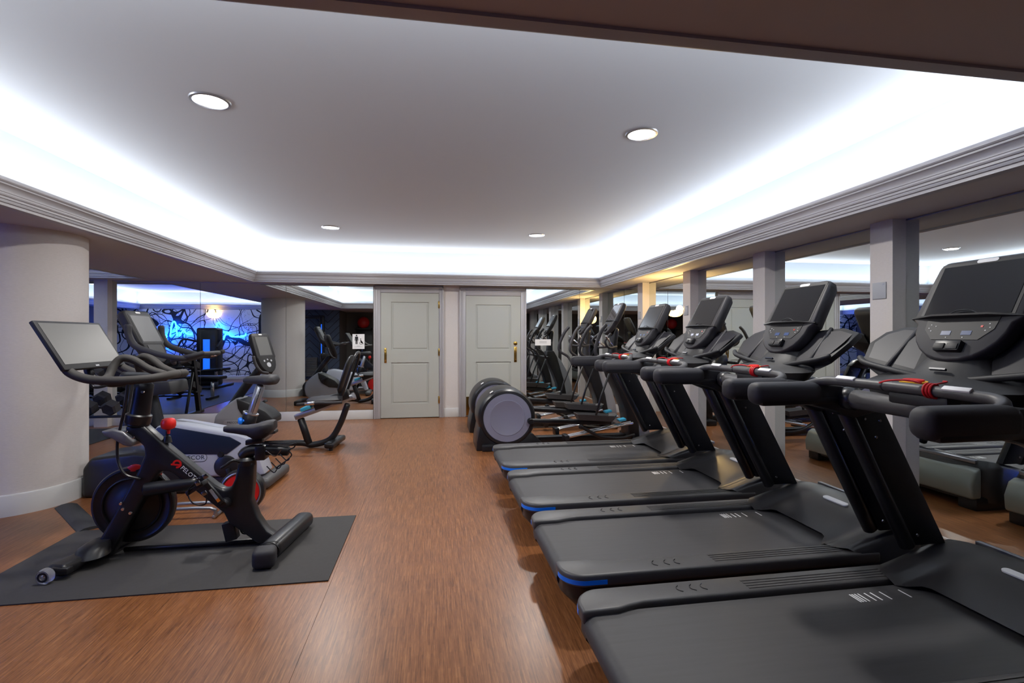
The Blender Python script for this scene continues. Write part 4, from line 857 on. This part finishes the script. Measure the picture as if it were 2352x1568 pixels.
    free(); return t
el = make_elliptical()
el.location = (0, 5.92, 0); el['label'] = 'elliptical trainer with grey drum disc directly behind the farthest treadmill'
e2 = copy_tree(el); e2.location = (0, 7.0, 0); e2['label'] = 'elliptical trainer with grey drum disc closest to the back mirror'

# ================================================================== FREE WEIGHTS (mostly seen in the mirrors)
rk = thing('dumbbell_rack', 'black two-tier dumbbell rack beside the back mirror behind the column', 'rack', (-4.85, 7.3, 0))
for x_ in (-5.75, -3.98):
    loft('rack_leg', [[(x_ - .03, 7.05, .01), (x_ + .03, 7.05, .01), (x_ + .03, 7.13, .01), (x_ - .03, 7.13, .01)], [(x_ - .03, 7.28, .95), (x_ + .03, 7.28, .95), (x_ + .03, 7.36, .95), (x_ - .03, 7.36, .95)]], 'satin_black', rk)
    box('rack_foot', (x_ - .04, 6.98, .009), (x_ + .04, 7.62, .06), 'satin_black', rk, bevel=.01)
    tube('rack_brace', [(x_, 7.55, .05), (x_, 7.32, .72)], .022, 'satin_black', rk, smooth=False)
TI = ((.36, 7.14), (.78, 7.26))
for z_, y_ in TI:
    for dy in (-.12, .12): obox('shelf_rail', (-4.865, y_ + dy, z_ - .015 + dy * .36), (.92, 0, 0), (0, .03, 0), (0, 0, .014), 'satin_black', rk, bevel=.004)
free()
db0 = None
for z_, y_ in TI:
    for i in range(7):
        x_ = -5.62 + .26 * i; c = Vector((x_, y_, z_ + .10))
        if db0 is None:
            db0 = thing('dumbbell', 'black hex dumbbell with chrome handle on the two-tier rack', 'dumbbell', c, 'hex dumbbells on the rack')
            for s_ in (-1, 1):
                lathe('hex_head', [(0, -.05), (.078, -.065), (.098, -.045), (.098, .045), (.078, .065), (0, .05)], c + Vector((0, s_ * .13, 0)), (0, 1, 0), 'foam', db0, n=6, smooth=20)
            tube('handle', [c + Vector((0, -.07, 0)), c + Vector((0, -.03, 0)), c + Vector((0, .03, 0)), c + Vector((0, .07, 0))], [.015, .018, .018, .015], 'chrome', db0, n=12); free()
            dd = db0
        else: dd = copy_tree(db0)
        dd['label'] = 'black hex dumbbell with chrome handle on the %s tier of the rack' % ('lower' if z_ < .5 else 'upper')
        dd.location = c; dd.rotation_euler = (R(20), 0, R(random.uniform(-6, 6)))
bn_ = thing('weight_bench', 'black flat weight bench with chrome foot between column and mural', 'bench', (-4.95, 5.0, .009))
obox('bench_pad', (-4.95, 5.0, .46), (.58, .1, 0), (-.03, .14, 0), (0, 0, .035), 'upholstery', bn_, bevel=.025, seg=3)
tube('bench_spine', [(-5.4, 4.92, .40), (-4.5, 5.08, .40)], .035, 'satin_black', bn_, smooth=False)
for x_, y_ in ((-5.4, 4.92), (-4.6, 5.06)):
    tube('bench_leg', [(x_, y_, .40), (x_, y_, .05)], .035, 'chrome', bn_, smooth=False); obox('bench_foot', (x_, y_, .034), (.035, 0, 0), (0, .25, 0), (0, 0, .025), 'satin_black', bn_, bevel=.01)
free()
tw = thing('weight_tower', 'black weight stack machine with blue lit panel in front of the mural', 'weight machine', (-5.75, 2.4, .009))
box('tower_housing', (-6.0, 2.2, .06), (-5.5, 2.6, 1.55), 'satin_black', tw, bevel=.05, seg=3)
box('light_panel', (-5.83, 2.60, .45), (-5.67, 2.606, 1.25), 'led_panel', tw, bevel=.002)
box('tower_base', (-6.15, 1.9, .01), (-5.35, 3.1, .07), 'satin_black', tw, bevel=.015)
obox('seat_pad', (-5.3, 3.15, .5), (.25, .05, .02), (-.04, .2, 0), (0, 0, .035), 'upholstery', tw, bevel=.025)
tube('seat_leg', [(-5.3, 3.15, .47), (-5.35, 3.0, .07)], .04, 'chrome', tw, smooth=False)
tube('seat_beam', [(-5.35, 3.0, .1), (-5.6, 2.6, .1)], .04, 'satin_black', tw, smooth=False)
for s_ in (-1, 1):
    tube('press_arm', [(-5.75 + s_ * .28, 2.5, 1.2), (-5.75 + s_ * .45, 2.8, 1.25), (-5.75 + s_ * .45, 3.1, 1.05)], .025, 'satin_black', tw)
free()
cm = thing('cable_machine', 'black cable machine with blue accents against the chevron wall', 'weight machine', (-3.7, .35, 0))
for x_ in (-4.0, -3.4):
    box('cable_column', (x_ - .06, .2, .04), (x_ + .06, .4, 1.95), 'satin_black', cm, bevel=.02); box('column_light', (x_ - .012, .4, .3), (x_ + .012, .404, 1.7), 'led_panel', cm)
box('machine_base', (-4.15, .1, 0), (-3.25, .75, .05), 'satin_black', cm, bevel=.015); box('top_beam', (-4.06, .22, 1.88), (-3.34, .38, 1.98), 'satin_black', cm, bevel=.02)
for k_ in range(10): box('weight_plate', (-3.86, .22, .08 + .06 * k_), (-3.54, .38, .135 + .06 * k_), 'rail_plastic', cm, bevel=.006)
free()
bs = thing('ball_stand', 'dark wall rack for exercise balls near the black rear door', 'rack', (-2.35, -1.2, 0))
box('stand_panel', (-2.62, RY0 + .005, .02), (-2.08, RY0 + .06, 1.62), 'black_door', bs, bevel=.01); box('stand_shelf', (-2.62, RY0 + .06, 1.56), (-2.08, RY0 + .42, 1.60), 'black_door', bs, bevel=.008); box('stand_foot', (-2.62, RY0 + .06, .0), (-2.08, RY0 + .42, .04), 'black_door', bs, bevel=.008)
free()
rbx = thing('exercise_ball', 'red exercise ball on the dark rack near the rear door', 'ball', (-2.35, RY0 + .275, 1.60))
lathe('ball', [(.2 * math.sin(R(9 * i)), -.2 * math.cos(R(9 * i))) for i in range(21)], (-2.35, RY0 + .275, 1.80), (0, 0, 1), 'red_ball', rbx, n=36)
lathe('ball_ring', [(.198, -.006), (.2015, 0), (.198, .006)], (-2.35, RY0 + .275, 1.80), (0, 0, 1), 'red_plastic', rbx, n=36)
free()
